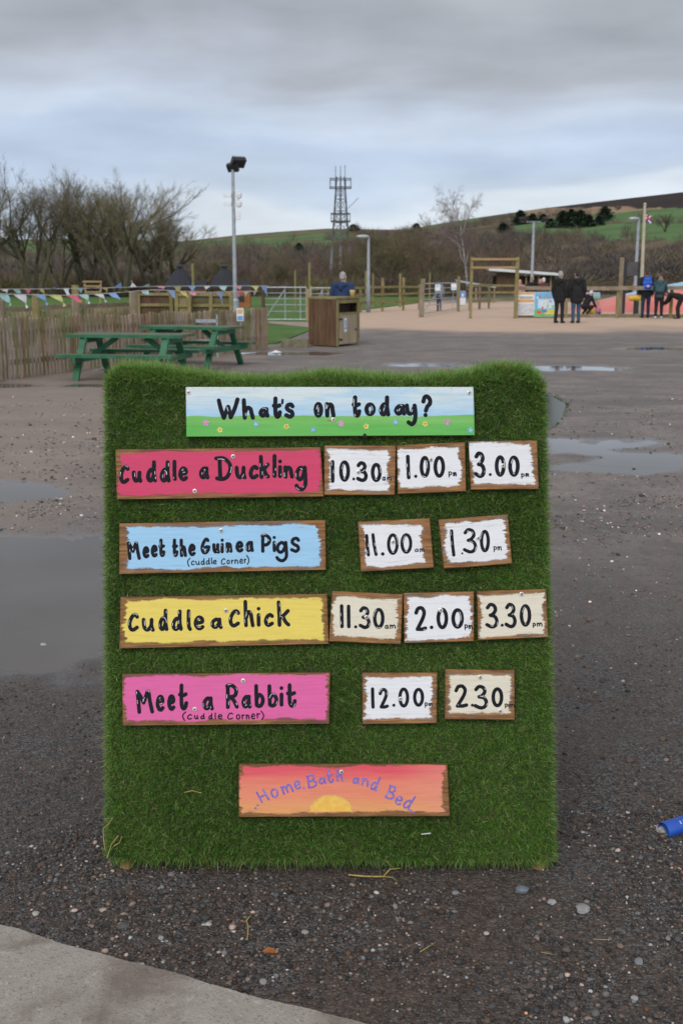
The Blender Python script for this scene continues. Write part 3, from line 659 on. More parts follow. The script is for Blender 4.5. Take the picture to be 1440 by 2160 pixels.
def plank_mat(name, paint, margins, seed, extra=None, worn=.5, dark=True, tone=1.0):
    """painted plank: bare wood shows through a ragged brushed edge. UV is in metres from the lower left corner; margins L R T B in metres"""
    t = NT(name); u = t.n('ShaderNodeUVMap'); u.uv_map = 'face'; S = t.n('ShaderNodeSeparateXYZ'); t.L.new(u.outputs[0], S.inputs[0])
    u2 = t.n('ShaderNodeUVMap'); u2.uv_map = 'unit'; S2 = t.n('ShaderNodeSeparateXYZ'); t.L.new(u2.outputs[0], S2.inputs[0])
    off = t.mapping(u.outputs[0], (1, 1, 1), (seed*3.7, seed*1.3, seed))
    gr = t.noise(t.mapping(off, (6, 90, 1)), 1.6, 6, .6, .8); gr2 = t.noise(t.mapping(off, (2.5, 22, 1)), 1.3, 4, .6, 1.5)
    wd = t.mix(t.step(gr, .3, .72), (.115*tone, .050*tone, .018*tone), (.34*tone, .165*tone, .056*tone)); wd = t.mix(t.math('MULTIPLY', t.step(gr2, .5, .72), .7), wd, (.07, .035, .016))
    bristle = t.noise(t.mapping(off, (30, 260, 1)), 1.0, 4, .7); rag = t.noise(off, 28, 5, .65); rag2 = t.noise(t.mapping(off, (260, 30, 1)), 1.0, 4, .7)
    L_, R_, T_, B_ = margins
    low = t.math('MULTIPLY', t.math('SUBTRACT', t.noise(off, 9, 2, .5), .5), .040)
    b2 = t.noise(t.mapping(off, (12, 95, 1)), 1.0, 3, .6)
    jx = t.math('ADD', t.math('ADD', t.math('ADD', t.math('MULTIPLY', t.math('SUBTRACT', bristle, .5), .016), t.math('MULTIPLY', t.math('SUBTRACT', b2, .5), .034)), low), t.math('MULTIPLY', t.math('SUBTRACT', rag, .5), .020))
    jy = t.math('ADD', t.math('MULTIPLY', t.math('SUBTRACT', t.math('ADD', t.math('MULTIPLY', rag2, .4), t.math('MULTIPLY', bristle, .6)), .5), .016), t.math('ADD', t.math('MULTIPLY', low, .65), t.math('MULTIPLY', t.math('SUBTRACT', rag, .5), .014)))
    mx = t.math('MINIMUM', t.math('ADD', t.math('SUBTRACT', S.outputs[0], L_), jx), t.math('ADD', t.math('SUBTRACT', t.math('SUBTRACT', S2.outputs[2] if False else t.math('DIVIDE', S.outputs[0], t.math('MAXIMUM', S2.outputs[0], .0001)), S.outputs[0]), R_), jx))
    hh = t.math('DIVIDE', S.outputs[1], t.math('MAXIMUM', S2.outputs[1], .0001))
    my = t.math('MINIMUM', t.math('ADD', t.math('SUBTRACT', S.outputs[1], B_), jy), t.math('ADD', t.math('SUBTRACT', t.math('SUBTRACT', hh, S.outputs[1]), T_), jy))
    m0 = t.math('MINIMUM', mx, my); m = t.step(m0, -.0018, .0030)
    skip = t.step(t.math('ADD', t.math('MULTIPLY', bristle, .6), t.math('MULTIPLY', gr, .4)), .585-.05*worn, .67-.04*worn)       # bristle skips, thickest near the edge
    rim = t.step(t.math('MULTIPLY', m0, -1), -.022, .004)
    m = t.math('MULTIPLY', m, t.math('SUBTRACT', 1.0, t.math('MULTIPLY', skip, t.math('ADD', .10*worn, t.math('MULTIPLY', rim, .85)))))
    pc = extra(t, S, S2, off, bristle, rag) if extra else paint
    pc = t.mix(t.math('MULTIPLY', t.step(gr, .35, .75), .26), pc, t.mix(.5, pc, wd, 'MULTIPLY'))
    stain = t.step(m0, -.014, .0)
    wd = t.mix(t.math('MULTIPLY', t.math('MULTIPLY', stain, t.step(gr2, .40, .64)), .42), wd, t.mix(.35, (.06, .03, .018), pc))
    t.fin(t.mix(m, wd, pc), .62, .3)
    t.bump(t.math('ADD', t.math('MULTIPLY', gr, .8), t.math('ADD', t.math('MULTIPLY', m, .5), t.math('MULTIPLY', bristle, .5))), .35, .0016)
    return t.m
SIDE = wood('plank_edge', (.28, .15, .06), (.13, .065, .026), 'x', 30)
def plank(key, name, m, label):
    c = [Vector((*uv(px, py, PW1), 0)) for px, py in PLK[key]]      # TL TR BR BL
    me = bpy.data.meshes.new(name); bv = .0022; cen = sum(c, Vector())/4
    ins = [q+(cen-q).normalized()*bv*1.4 for q in c]
    rr = random.Random(key); V = [(q.x, q.y, PW1) for q in ins]+[(q.x, q.y, PW1-bv) for q in c]+[(q.x, q.y, PW0) for q in c]
    F = [(3, 2, 1, 0)]+[(a, (a+1) % 4, 4+(a+1) % 4, 4+a) for a in range(4)]+[(4+a, 4+(a+1) % 4, 8+(a+1) % 4, 8+a) for a in range(4)]+[(8, 9, 10, 11)]
    me.from_pydata(V, [], F); me.materials.append(m); me.materials.append(SIDE)
    for k, p in enumerate(me.polygons): p.material_index = 0 if k < 5 else 1
    w = (c[1]-c[0]).length; h = (c[0]-c[3]).length
    st = {0: (0, 1), 1: (1, 1), 2: (1, 0), 3: (0, 0)}
    for nm, sx, sy in (('face', w, h), ('unit', 1, 1)):
        ul = me.uv_layers.new(name=nm)
        for l in me.loops: s_, t_ = st[l.vertex_index % 4]; ul.data[l.index].uv = (max(s_, .002)*sx, max(t_, .002)*sy)
    me.update(); o = bpy.data.objects.new(name, me); COL.objects.link(o); o.parent = board; o['label'] = label
    return o
SCREWM = mat('screw_head', (.62, .60, .55), (.40, .38, .34), 60, .38, metal=.5)
def screw(parent, px, py, r=.0062):
    u, v = uv(px, py, PW1); b = MB(); z = PW1+.0002
    b.lathe([(r, z), (r, z+.0016), (r*.55, z+.0022), (r*.42, z+.0010)], (u, v, 0), 14)
    b.cur = 1
    for a in (0, 90): b.box((u, v, z+.0024), (r*.8, r*.22, .0006), Matrix.Rotation(R(a+20), 3, 'Z'))
    b.build('screw', [SCREWM, BLACK], parent)
WHT, CRM = (.74, .75, .77), (.70, .65, .53)
def split(base, s):   # "c:x0,y0,x1,y1 ..." -> list
    out = []
    for tok in s.split():
        ch, r_ = tok[0], tok[2:].split(',')
        v = [float(x) for x in r_]; out.append((ch, *v))
    return out
def sky_extra(t, S, S2, off, br, rag):
    n = t.noise(t.mapping(off, (3, 18, 1)), 1.5, 4)
    v = S2.outputs[1]
    sky = t.mix(t.step(v, .35, .85), (.36, .58, .76), (.62, .70, .72)); sky = t.mix(t.math('MULTIPLY', t.step(n, .45, .6), .55), sky, (.33, .56, .76))
    g = t.mix(n, (.10, .40, .06), (.27, .55, .17)); g = t.mix(t.math('MULTIPLY', t.step(t.math('MULTIPLY', v, -1), -.33, -.18), .5), g, (.06, .42, .07))
    e = t.math('ADD', v, t.math('MULTIPLY', t.math('SUBTRACT', t.noise(t.mapping(off, (9, 1, 1)), 1, 2), .5), .10))
    return t.mix(t.step(e, .425, .40), sky, g)
def sunset_extra(t, S, S2, off, br, rag):
    v = t.math('ADD', S2.outputs[1], t.math('MULTIPLY', t.math('SUBTRACT', t.noise(t.mapping(off, (4, 40, 1)), 1.2, 4), .5), .22))
    c = t.mix(t.step(v, .1, .5), (.74, .33, .13), (.75, .24, .15)); c = t.mix(t.step(v, .55, .95), c, (.70, .085, .12))
    return t.mix(t.math('MULTIPLY', t.step(S2.outputs[0], .72, 1.0), .55), c, (.74, .28, .20))
def planks():
    o = plank('title', 'title_plank', plank_mat('title_paint', None, (-.03, -.03, -.03, -.03), 1, sky_extra, .15), 'long plank painted with sky and flowery grass reading What\'s on today?')
    cr = (370, 790); s = 2.215
    lettering(o, split(0, "W:193,107,300,212 h:310,110,372,212 a:388,152,440,202 t:450,102,498,207 ':492,113,508,140,11 s:508,130,557,207 o:645,128,690,202 n:697,128,748,202 t:822,97,868,202 o:882,130,935,195 d:950,97,1003,196 a:1020,137,1077,193 y:1070,135,1130,242 ?:1147,93,1198,202"), cr, s, 20)
    for k, (cx, cy, c) in enumerate([(143, 226, 'p'), (208, 259, 'y'), (377, 233, 'b'), (518, 243, 'y'), (645, 258, 'b'), (773, 229, 'p'), (890, 242, 'y'), (1028, 223, 'b'), (1165, 231, 'y'), (1268, 223, 'p'), (1376, 261, 'b')]):
        b = MB(); u, v = uv(cr[0]+cx/s, cr[1]+cy/s, PW1); r_ = .0042
        if c == 'p': r_ = .0048
        for q in range(5):
            a = R(90+72*q+k*13); b.lathe([(r_*.78, PW1+.0005), (r_*.5, PW1+.0009)], (u+math.cos(a)*r_*1.25, v+math.sin(a)*r_*1.25, 0), 8)
        b.cur = 1; b.lathe([(r_*.62, PW1+.0010), (r_*.4, PW1+.0013)], (u, v, 0), 8)
        pm = {'p': (.62, .30, .58), 'y': (.75, .68, .18), 'b': (.20, .48, .78)}[c]; cm = {'p': (.62, .50, .12), 'y': (.75, .27, .05), 'b': (.75, .75, .55)}[c]
        f = b.build('painted_flower', [mat('flower_'+c, pm, None, 90, .6), mat('flower_eye_'+c, cm, None, 90, .6)], o); f['label'] = {'p': 'painted pink flower', 'y': 'painted yellow flower', 'b': 'painted blue flower'}[c]
    for x, y in ((398, 828), (703, 885), (989, 829)): screw(o, x, y)
    u, v = uv(769, 917, PW1); b = MB(); b.ell((u, v-.002, PW1-.004), (.0075, .0085, .006), 12, 6); b.build('knot_hole', mat('knot_dark', (.03, .022, .015), None, 60, .9), o)
    u, v = uv(696, 887, PW1); b = MB(); b.box((u, v, PW1+.0004), (.017, .003, .0008), Matrix.Rotation(R(-6), 3, 'Z')); b.build('bare_wood_chip', mat('chip_wood', (.36, .19, .08), None, 60, .8), o)
    o = plank('duck', 'activity_plank', plank_mat('raspberry_paint', (.60, .052, .135), (.006, .003, .008, .012), 2), 'raspberry red plank reading Cuddle a Duckling')
    lettering(o, split(0, "C:65,185,135,310 u:148,222,217,302 d:240,155,312,300 d:328,155,400,300 l:410,152,440,290 e:448,195,512,292 a:582,195,650,280 D:680,128,798,290 u:812,190,890,280 c:902,185,968,280 k:968,120,1040,277 l:1057,115,1082,270 i:1093,150,1117,272 n:1125,188,1195,275 g:1198,190,1283,357"), (230, 920), 3.064, 26)
    for x, y in ((492, 963), (411, 1036)): screw(o, x, y)
    o = plank('pigs', 'activity_plank', plank_mat('sky_blue_paint', (.32, .56, .78), (.022, .016, .010, .012), 3), 'pale blue plank reading Meet the Guinea Pigs')
    lettering(o, split(0, "M:85,193,180,318 e:190,225,237,306 e:245,215,292,300 t:295,175,342,298 t:385,175,428,298 h:435,175,485,298 e:492,208,542,292 G:573,168,640,280 u:650,205,702,275 i:705,175,727,273 n:738,198,785,270 e:803,190,857,268 a:868,190,926,265 P:968,143,1040,270 i:1046,157,1072,265 g:1066,190,1152,332 s:1163,163,1230,270")
              + split(0, "(:485,302,508,362,7 c:510,320,535,352,7 u:540,322,570,350,7 d:575,305,603,350,7 d:608,302,637,348,7 l:642,300,655,346,7 e:655,315,680,346,7 C:707,305,738,348,7 o:745,315,768,345,7 r:775,315,793,343,7 n:797,312,825,343,7 e:830,308,855,342,7 r:860,308,876,338,7 ):874,283,895,350,7"), (240, 1080), 3.13, 22)
    screw(o, 467, 1119)
    o = plank('chick', 'activity_plank', plank_mat('yellow_paint', (.76, .60, .125), (.012, .014, .009, .014), 4), 'yellow plank reading Cuddle a Chick')
    lettering(o, split(0, "C:92,165,168,290 u:185,197,272,290 d:295,137,362,285 d:382,142,457,285 l:480,140,517,285 e:528,182,600,280 a:638,195,720,272 C:757,140,835,262 h:856,78,930,260 i:942,125,970,257 c:990,165,1058,258 k:1075,82,1165,258"), (240, 1240), 3.13, 25)
    screw(o, 477, 1288)
    o = plank('rabbit', 'activity_plank', plank_mat('bright_pink_paint', (.70, .125, .345), (.006, .008, .005, .012), 5), 'bright pink plank reading Meet a Rabbit')
    lettering(o, split(0, "M:138,168,262,325 e:272,200,330,310 e:346,197,400,305 t:415,127,482,302 a:572,210,648,302 R:720,128,808,293 a:825,200,892,290 b:905,130,975,285 b:990,132,1062,282 i:1072,145,1095,277 t:1112,125,1182,285")
              + split(0, "(:443,308,470,370,8 c:474,325,507,362,8 u:520,330,548,360,8 d:560,320,590,360,8 d:612,318,640,360,8 l:652,315,662,358,8 e:672,325,703,360,8 C:733,315,772,362,8 o:790,325,818,362,8 r:825,327,848,360,8 n:853,327,880,360,8 e:887,320,915,360,8 r:922,318,948,355,8 ):948,303,972,365,8"), (240, 1400), 3.064, 25)
    for x, y in ((513, 1436), (411, 1496)): screw(o, x, y)
    T = [('t1030', WHT, (.010, .020, .012, .012), 'white painted time plank reading 10.30am', "1:80,148,104,290 0:132,150,200,283 .:213,256,232,275 3:236,155,310,285 0:328,165,396,285 a:398,250,422,277,7 m:427,250,456,277,7", (670, 920), 2.939, 23, [(756, 996)]),
         ('t100', WHT, (.002, .014, .011, .014), 'white painted time plank reading 1.00pm', "1:545,115,575,268 .:594,238,618,260 0:630,122,695,258 0:716,122,788,258 p:808,218,832,256,7 m:836,222,860,250,7", (670, 920), 2.939, 23, [(908, 970)]),
         ('t300', WHT, (.004, .012, .005, .014), 'white painted time plank reading 3.00pm', "3:965,95,1040,260 .:1056,228,1079,248 0:1095,118,1163,252 0:1178,120,1250,252 p:1258,230,1280,264,7 m:1284,228,1308,252,7", (670, 920), 2.939, 24, [(1060, 982)]),
         ('t1100', WHT, (.015, .020, .012, .013), 'white painted time plank reading 11.00am', "1:117,225,162,416 1:168,218,228,412 .:250,378,284,410 0:303,220,402,402 0:416,218,516,392 a:535,348,572,378,8 m:578,345,618,380,8", (740, 1070), 4, 27, [(829, 1143)]),
         ('t130', WHT, (.012, .009, .010, .012), 'white painted time plank reading 1.30pm', "1:830,186,882,416 .:928,380,946,398 3:940,175,1062,390 0:1085,190,1170,380 p:1200,328,1228,380,8 m:1232,328,1270,365,8", (740, 1070), 4, 28, [(1008, 1135)]),
         ('t1130', CRM, (.010, .010, .012, .012), 'cream painted time plank reading 11.30am', "1:107,130,132,280 1:150,133,174,280 .:195,260,216,282 3:222,143,298,285 0:312,153,384,283 a:385,258,410,284,7 m:415,256,454,284,7", (680, 1230), 2.939, 22, [(773, 1302)]),
         ('t200', WHT, (.007, .006, .008, .010), 'white painted time plank reading 2.00pm', "2:568,143,648,300 .:662,262,687,286 0:705,152,778,286 0:797,155,875,283 p:878,255,900,292,7 m:902,258,930,286,7", (680, 1230), 2.939, 23, [(929, 1287)]),
         ('t330', CRM, (.006, .008, .011, .008), 'cream painted time plank reading 3.30pm', "3:1005,122,1090,282 .:1102,250,1122,272 3:1125,122,1202,280 0:1220,130,1292,270 p:1300,246,1322,278,7 m:1326,244,1362,270,7", (680, 1230), 2.939, 22, [(1099, 1253)]),
         ('t1200', WHT, (.006, .014, .010, .015), 'white painted time plank reading 12.00pm', "1:127,198,160,380 2:192,205,280,382 .:306,336,336,364 0:358,200,450,370 0:482,203,576,363 p:580,325,610,372,9 m:614,330,648,360,9", (750, 1400), 4, 28, [(844, 1474)]),
         ('t230', CRM, (.010, .010, .013, .014), 'cream painted time plank reading 2.30pm', "2:830,175,948,375 .:968,336,996,364 3:990,178,1115,387 0:1143,198,1243,368 p:1255,335,1285,378,9 m:1290,338,1340,372,9", (750, 1400), 4, 30, [(1012, 1428), (1054, 1500)])]
    for k, (key, col, mg, lab, s_, crop, sc, th, scr) in enumerate(T):
        o = plank(key, 'time_plank', plank_mat('time_paint_'+key, col, mg, 10+k, None, .8, True, 1.1), lab)
        lettering(o, split(0, s_), crop, sc, th)
        for x, y in scr: screw(o, x, y)
    o = plank('home', 'activity_plank', plank_mat('sunset_paint', None, (.006, .014, .006, .010), 6, sunset_extra, .5), 'plank painted as an orange and pink sunset reading ..Home, Bath and Bed..')
    u0, v0 = uv(698, 1722, PW1); b = MB(); r_ = .058; b.add([(u0+r_*math.cos(R(a)), max(v0+.013, v0+.013+.044*math.sin(R(a))), PW1+.0003) for a in range(0, 181, 6)], [tuple(range(31))])
    t = NT('sun_paint'); n = t.noise(t.mapping(t.obj(), (60, 60, 1)), 1, 4); t.fin(t.mix(t.step(n, .35, .7), (.76, .42, .06), (.80, .50, .10)), .6); b.build('painted_sun', t.m, o)
    b = MB(); brush(b, [(u0+r_*math.cos(R(a)), v0+.013+.044*math.sin(R(a))) for a in range(4, 178, 6)], .0035, PW1+.0006, .0002, .4); b.build('painted_sun_rim', mat('sun_rim_paint', (.78, .52, .14), None, 60, .6), o)
    L_ = [('.', 150, 320, 14, 14, 0, 'r'), ('.', 165, 302, 14, 14, 0, 'r'), ('H', 197, 242, 66, 82, 22, 'r'), ('o', 272, 223, 50, 62, 15, 'r'), ('m', 354, 197, 75, 62, 18, 'r'), ('e', 420, 170, 42, 60, 12, 'r'), ('.', 462, 191, 13, 14, 0, 'r'), ('B', 512, 146, 66, 90, 8, 'r'), ('a', 582, 143, 50, 48, 5, 'r'), ('t', 632, 115, 46, 90, 2, 'r'), ('h', 695, 107, 46, 85, -3, 'r'),
          ('a', 798, 142, 46, 46, -8, 'r'), ('n', 860, 153, 50, 56, -15, 'r'), ('d', 925, 160, 48, 98, -22, 'r'), ('B', 1025, 220, 60, 95, -25, 'r'), ('e', 1075, 270, 46, 62, -22, 'r'), ('d', 1143, 280, 52, 105, -32, 'r'), ('.', 1152, 335, 14, 14, 0, 'r'), ('.', 1170, 348, 14, 14, 0, 'r')]
    lettering(o, L_, (490, 1600), 3.064, 11.5, VIOLET)
    screw(o, 720, 1628)
planks()

# ------------------------------------------------------------------ hills, one terrain with fields
SKX = [-700, -400, 0, 200, 385, 500, 600, 690, 800, 860, 930, 1000, 1140, 1300, 1440, 1700, 2200]
SKY_ = [520, 512, 506, 503, 509, 496, 488, 482, 484, 484, 471, 460, 440, 421, 405, 380, 352]
R0, R1 = 130.0, 820.0
def skyl(px): return np.interp(px, SKX, SKY_)
def hill_pt(px, t):
    px = np.asarray(px, float); t = np.asarray(t, float)
    py = 606+(skyl(px)-606)*t**.92; Yd = R0+(R1-R0)*t**1.25
    yc = -(py-1080)/FPX; c, s = math.cos(PITCH), math.sin(PITCH); k = Yd/(c+yc*s)
    return (px-720)/FPX*k, Yd+0*px, H+(-s+yc*c)*k, py
def hill_at(px, py):
    f = (606-py)/(606-float(skyl(px))); t = max(f, 0)**(1/.92); x, y, z, _ = hill_pt(px, t); return Vector((float(x), float(y), float(z)))
def zone(px, py):
    """land cover by place on the slope: 0 scrub, 1 pasture, 2 moor, 3 dead grass"""
    n = (fbm(px*1.0, py*3.0, .02, 4, 60)-.5); n2 = (fbm(px, py*3, .06, 3, 66)-.5)
    d = py-skyl(px)
    z = np.zeros(px.shape, int)
    z[(px > 980) & (d < 60+40*n)] = 0
    tan_ = (px > 1100+60*n) & (d < 14+np.clip((px-1150)*.10, 0, 26)+22*n2)
    moor = (px > 1130) & (d < np.clip((px-1150)*.115, 0, 40)+10*n2)
    lo = np.interp(px, [1070, 1100, 1200, 1300, 1440, 1800], [488, 500, 497, 506, 510, 520])+26*n2; hi = np.interp(px, [1070, 1150, 1250, 1440, 1800], [468, 462, 456, 434, 420])+8*n2
    past = (px > 1082+24*n2) & (py < lo) & (py > hi)
    past |= (px > 250) & (px < 745+60*n) & (d > 4+8*n2) & (py < np.interp(px, [250, 420, 600, 760], [540, 536, 534, 520])+14*n)
    past |= (px > 860) & (px < 1010) & (d < 10+20*n2)
    past |= (px < 250) & (d < 30+30*n)
    z[tan_] = 3; z[past] = 1; z[moor] = 2
    hedge = past & (np.abs(py-(np.interp(px, [1080, 1300, 1440], [478, 470, 468])+10*n2)) < 2.0) & (px > 1280)
    hedge |= past & (px < 760) & ((np.abs(d-9-6*n) < 1.4) | (np.abs(d-26-10*n) < 1.2))
    z[hedge] = 0
    return z
def make_hill():
    pxs = np.concatenate([np.linspace(-4200, -700, 260, endpoint=False), np.linspace(-700, 2200, 620, endpoint=False), np.linspace(2200, 5000, 200)]); ts = np.linspace(0, 1, 150)
    PX, T = np.meshgrid(pxs, ts); X, Y, Z, PY = hill_pt(PX, T)
    Z = Z+(fbm(X, Y, .03, 4, 50)-.5)*3.2*smooth01(T*3)*(1-smooth01((T-.8)/.2))
    zn = zone(PX, PY)
    pal = np.array([(.085, .072, .050), (.098, .168, .066), (.040, .030, .028), (.26, .185, .115)])
    C = pal[zn]*(.75+.5*fbm(X, Y, .05, 4, 52))[..., None]
    sc = zn == 0; m = smooth01((fbm(X, Y, .022, 3, 58)-.45)/.2); tanp = np.array((.20, .145, .085))
    C[sc] = (C*(1-.55*m[..., None])+tanp*.55*m[..., None])[sc]
    # far side falls away
    Xb, Yb = X[-1]*1.5, Y[-1]*1.5; Zb = np.zeros_like(Xb)-5
    V = np.concatenate([np.stack([X, Y, Z], -1).reshape(-1, 3), np.stack([Xb, Yb, Zb], -1)]); C = np.concatenate([C.reshape(-1, 3), C[-1]])
    n = len(pxs); k = len(ts)+1; i, j = np.meshgrid(np.arange(k-1), np.arange(n-1), indexing='ij')
    F = np.stack([i*n+j, i*n+j+1, (i+1)*n+j+1, (i+1)*n+j], -1).reshape(-1, 4)
    o = tri_mesh('hillside', V, F, attr_mat('hillside_cover', .95, 0, .1), C, smooth=True); tag(o, kind='structure')
make_hill()

# ------------------------------------------------------------------ twiggy scrub (stuff) and trees (things)
TWIG_M = attr_mat('bare_twigs', .9, 0, .1)
def scrub(name, label, C, Hh, Wd, per, tw, pal, seed=0):
    """bare bushes as fans of thin rising twigs. C (n,3) bases, Hh heights, Wd widths"""
    n = len(C); m = n*per; r = np.random.default_rng(seed)
    b = np.repeat(C, per, 0); h = np.repeat(Hh, per); w = np.repeat(Wd, per)
    a = r.uniform(0, 6.283, m); rad = np.sqrt(r.uniform(0, 1, m))*w*.5
    foot = b+np.stack([np.cos(a)*rad*.75, np.sin(a)*rad*.75, h*np.clip(r.uniform(-.15, .55, m), 0, 1)], -1)
    dome = np.sqrt(np.clip(1-(rad/(w*.5))**2*.75, .1, 1))
    ln = h*r.uniform(.25, .62, m)*dome
    tip = foot+np.stack([np.cos(a)*rad*.5+r.normal(0, .16, m)*ln, np.sin(a)*rad*.5+r.normal(0, .16, m)*ln, np.minimum(ln, np.maximum(h*dome*r.uniform(.82, 1.08, m)-(foot-b)[:, 2], ln*.25))], -1)
    ww = tw*r.uniform(.5, 1.4, m); sd = r.normal(0, 1, (m, 3)); sd[:, 1] *= .3; sd[:, 2] *= .25; sd /= np.linalg.norm(sd, axis=1)[:, None]
    V = np.stack([foot-sd*ww[:, None]*.5, foot+sd*ww[:, None]*.5, tip], 1).reshape(-1, 3)
    pal = np.array(pal); bc = pal[r.integers(0, len(pal), n)]*r.uniform(.8, 1.2, n)[:, None]
    col = np.repeat(bc, per, 0)*r.uniform(.65, 1.35, m)[:, None]
    o = tri_mesh(name, V, np.arange(m*3).reshape(-1, 3), TWIG_M, np.repeat(col, 3, 0)); tag(o, label, 'scrub', kind='stuff'); return o
BROWN = [(.12, .095, .066), (.15, .12, .07), (.10, .08, .066), (.13, .12, .06), (.11, .075, .066)]
def make_scrub():
    r = np.random.default_rng(5)
    # valley floor thicket beyond the fences
    n = 900; px = np.where(r.uniform(0, 1, n) < .68, r.uniform(-120, 1560, n), r.uniform(-1300, 2700, n)); Yd = r.uniform(88, 128, n)
    keep = ~((px > 985) & (Yd < 100)); px, Yd = px[keep], Yd[keep]; n = len(px)
    X = (px-720)/FPX*Yd/math.cos(PITCH); C = np.stack([X, Yd, np.zeros(n)], -1)
    hh = r.uniform(1.0, 2.5, n)*np.interp(px, [0, 350, 600, 760, 900, 1050, 1250, 1560], [1.15, 1.0, .8, .95, 1.1, .85, .62, .6])
    scrub('thicket', 'low brown bare thicket growing along the valley floor behind the fences', C, hh, r.uniform(2.4, 4.6, n), 170, .045, BROWN, 1)
    # wooded lower slopes
    n = 11500; px = np.where(r.uniform(0, 1, n) < .66, r.uniform(-200, 1700, n), r.uniform(-1500, 3000, n)); t = r.uniform(.01, .90, n); X, Y, Z, PY = hill_pt(px, t)
    z = zone(px, PY); k = (z == 0) & (r.uniform(0, 1, n) < np.interp(PY, [440, 470, 510, 600], [.25, .40, .85, 1])*np.where((px > 250) & (px < 745) & (PY < 500), .6, 1)); X, Y, Z, px, PY = X[k], Y[k], Z[k], px[k], PY[k]; n = len(X)
    cl = smooth01((fbm(X, Y, .025, 3, 31)-.40)/.18); k = r.uniform(0, 1, n) < .12+.80*cl; X, Y, Z, px = X[k], Y[k], Z[k], px[k]; n = len(X)
    scrub('hillside_scrub', 'dark leafless scrub and woodland covering the lower hillside', np.stack([X, Y, Z-.3], -1), r.uniform(2.0, 6.5, n)**1.0*np.clip(Y/320, .5, 1.2)*(.6+.8*fbm(X, Y, .04, 2, 77)), r.uniform(4, 10, n), 90, .14, [(.105, .088, .078), (.13, .108, .088), (.095, .084, .082), (.135, .122, .074), (.115, .088, .082), (.075, .072, .058), (.16, .125, .085)], 2)
make_scrub()

BARK = wood('bark', (.15, .122, .085), (.075, .062, .045), 'z', 3, (.085, .09, .04))
BIRCHB = mat('birch_bark', (.34, .31, .28), (.13, .11, .10), 3, .8)
def twig_mat(c): return mat('twig_%d_%d' % (int(c[0]*1000), int(c[1]*1000)), c, tuple(x*.7 for x in c), 1.2, .9)
def grow(seed, height, stems, spread, levels=4, up=.35, thick=.16, droop=0.0, nb=(4, 6), lo=.22, single=False, fan=(22, 52), wob=.20):
    """recursive bare tree. returns trunk MB (thick wood) and crown MB (twigs)"""
    rr = random.Random(seed); tr, cr = MB(), MB()
    def branch(p, d, L, r_, lev):
        k = 6 if lev == 0 else 5 if lev < 3 else 3
        pts = [p]; rad = [r_]; q = p; dd = d.copy()
        for i in range(k):
            j = .08 if lev == 0 else wob
            dd = dd+Vector((rr.gauss(0, j), rr.gauss(0, j), rr.gauss(0, j*.6)+up*(.10 if lev < levels-1 else .04)-(droop if lev >= levels-1 else 0)))
            dd.normalize(); q = q+dd*L/k; pts.append(q); rad.append(r_*(1-.62*(i+1)/k) if lev < levels-1 else r_*(1-.8*(i+1)/k))
        (tr if lev < 2 else cr).tube(pts, rad, 6 if lev < 2 else 3, caps=lev < 2)
        if lev >= levels: return
        nbk = rr.randint(*nb) if lev < levels-1 else nb[1]+2
        for b in range(nbk):
            f = rr.uniform(lo if lev == 0 else .2, 1.0); idx = min(int(f*k), k-1); fr = f*k-idx
            s = pts[idx].lerp(pts[idx+1], fr); base = (pts[idx+1]-pts[idx]).normalized()
            ax = base.orthogonal().normalized(); ax.rotate(Matrix.Rotation(rr.uniform(0, 6.28), 3, base))
            ang = R(rr.uniform(*fan)); nd = base*math.cos(ang)+ax*math.sin(ang)
            branch(s, nd.normalized(), L*rr.uniform(.42, .68)*(1.15-.35*f), max(rad[idx]*.55, .006), lev+1)
        if lev > 0:
            branch(pts[-1], dd, L*.5, rad[-1]*.9, lev+1)
    for s in range(stems):
        a = 6.283*(s+rr.uniform(-.3, .3))/stems; sp = 0 if single else spread*rr.uniform(.5, 1.1)
        d = Vector((math.cos(a)*sp, math.sin(a)*sp, 1)).normalized()
        branch(Vector((math.cos(a)*.12*stems*.3, math.sin(a)*.12*stems*.3, -.1)), d, height*rr.uniform(.52, .66), thick*rr.uniform(.8, 1.1), 0)
    return tr, cr
def tree(name, mbs, loc, label, bark, tw, group=None, rz=0, sc=1.0):
    t = empty(name, loc, rz, label, 'tree', group); t.scale = (sc, sc, sc)
    mbs[0].build('trunk', bark, t, True); mbs[1].build('crown', tw, t); return t
def dup_tree(src, loc, rz, sc, label=None):
    c = copy_tree(src); c.location = loc; c.rotation_euler = (0, 0, rz); c.scale = sc if hasattr(sc, '__len__') else (sc, sc, sc)
    if label: c['label'] = label
    return c
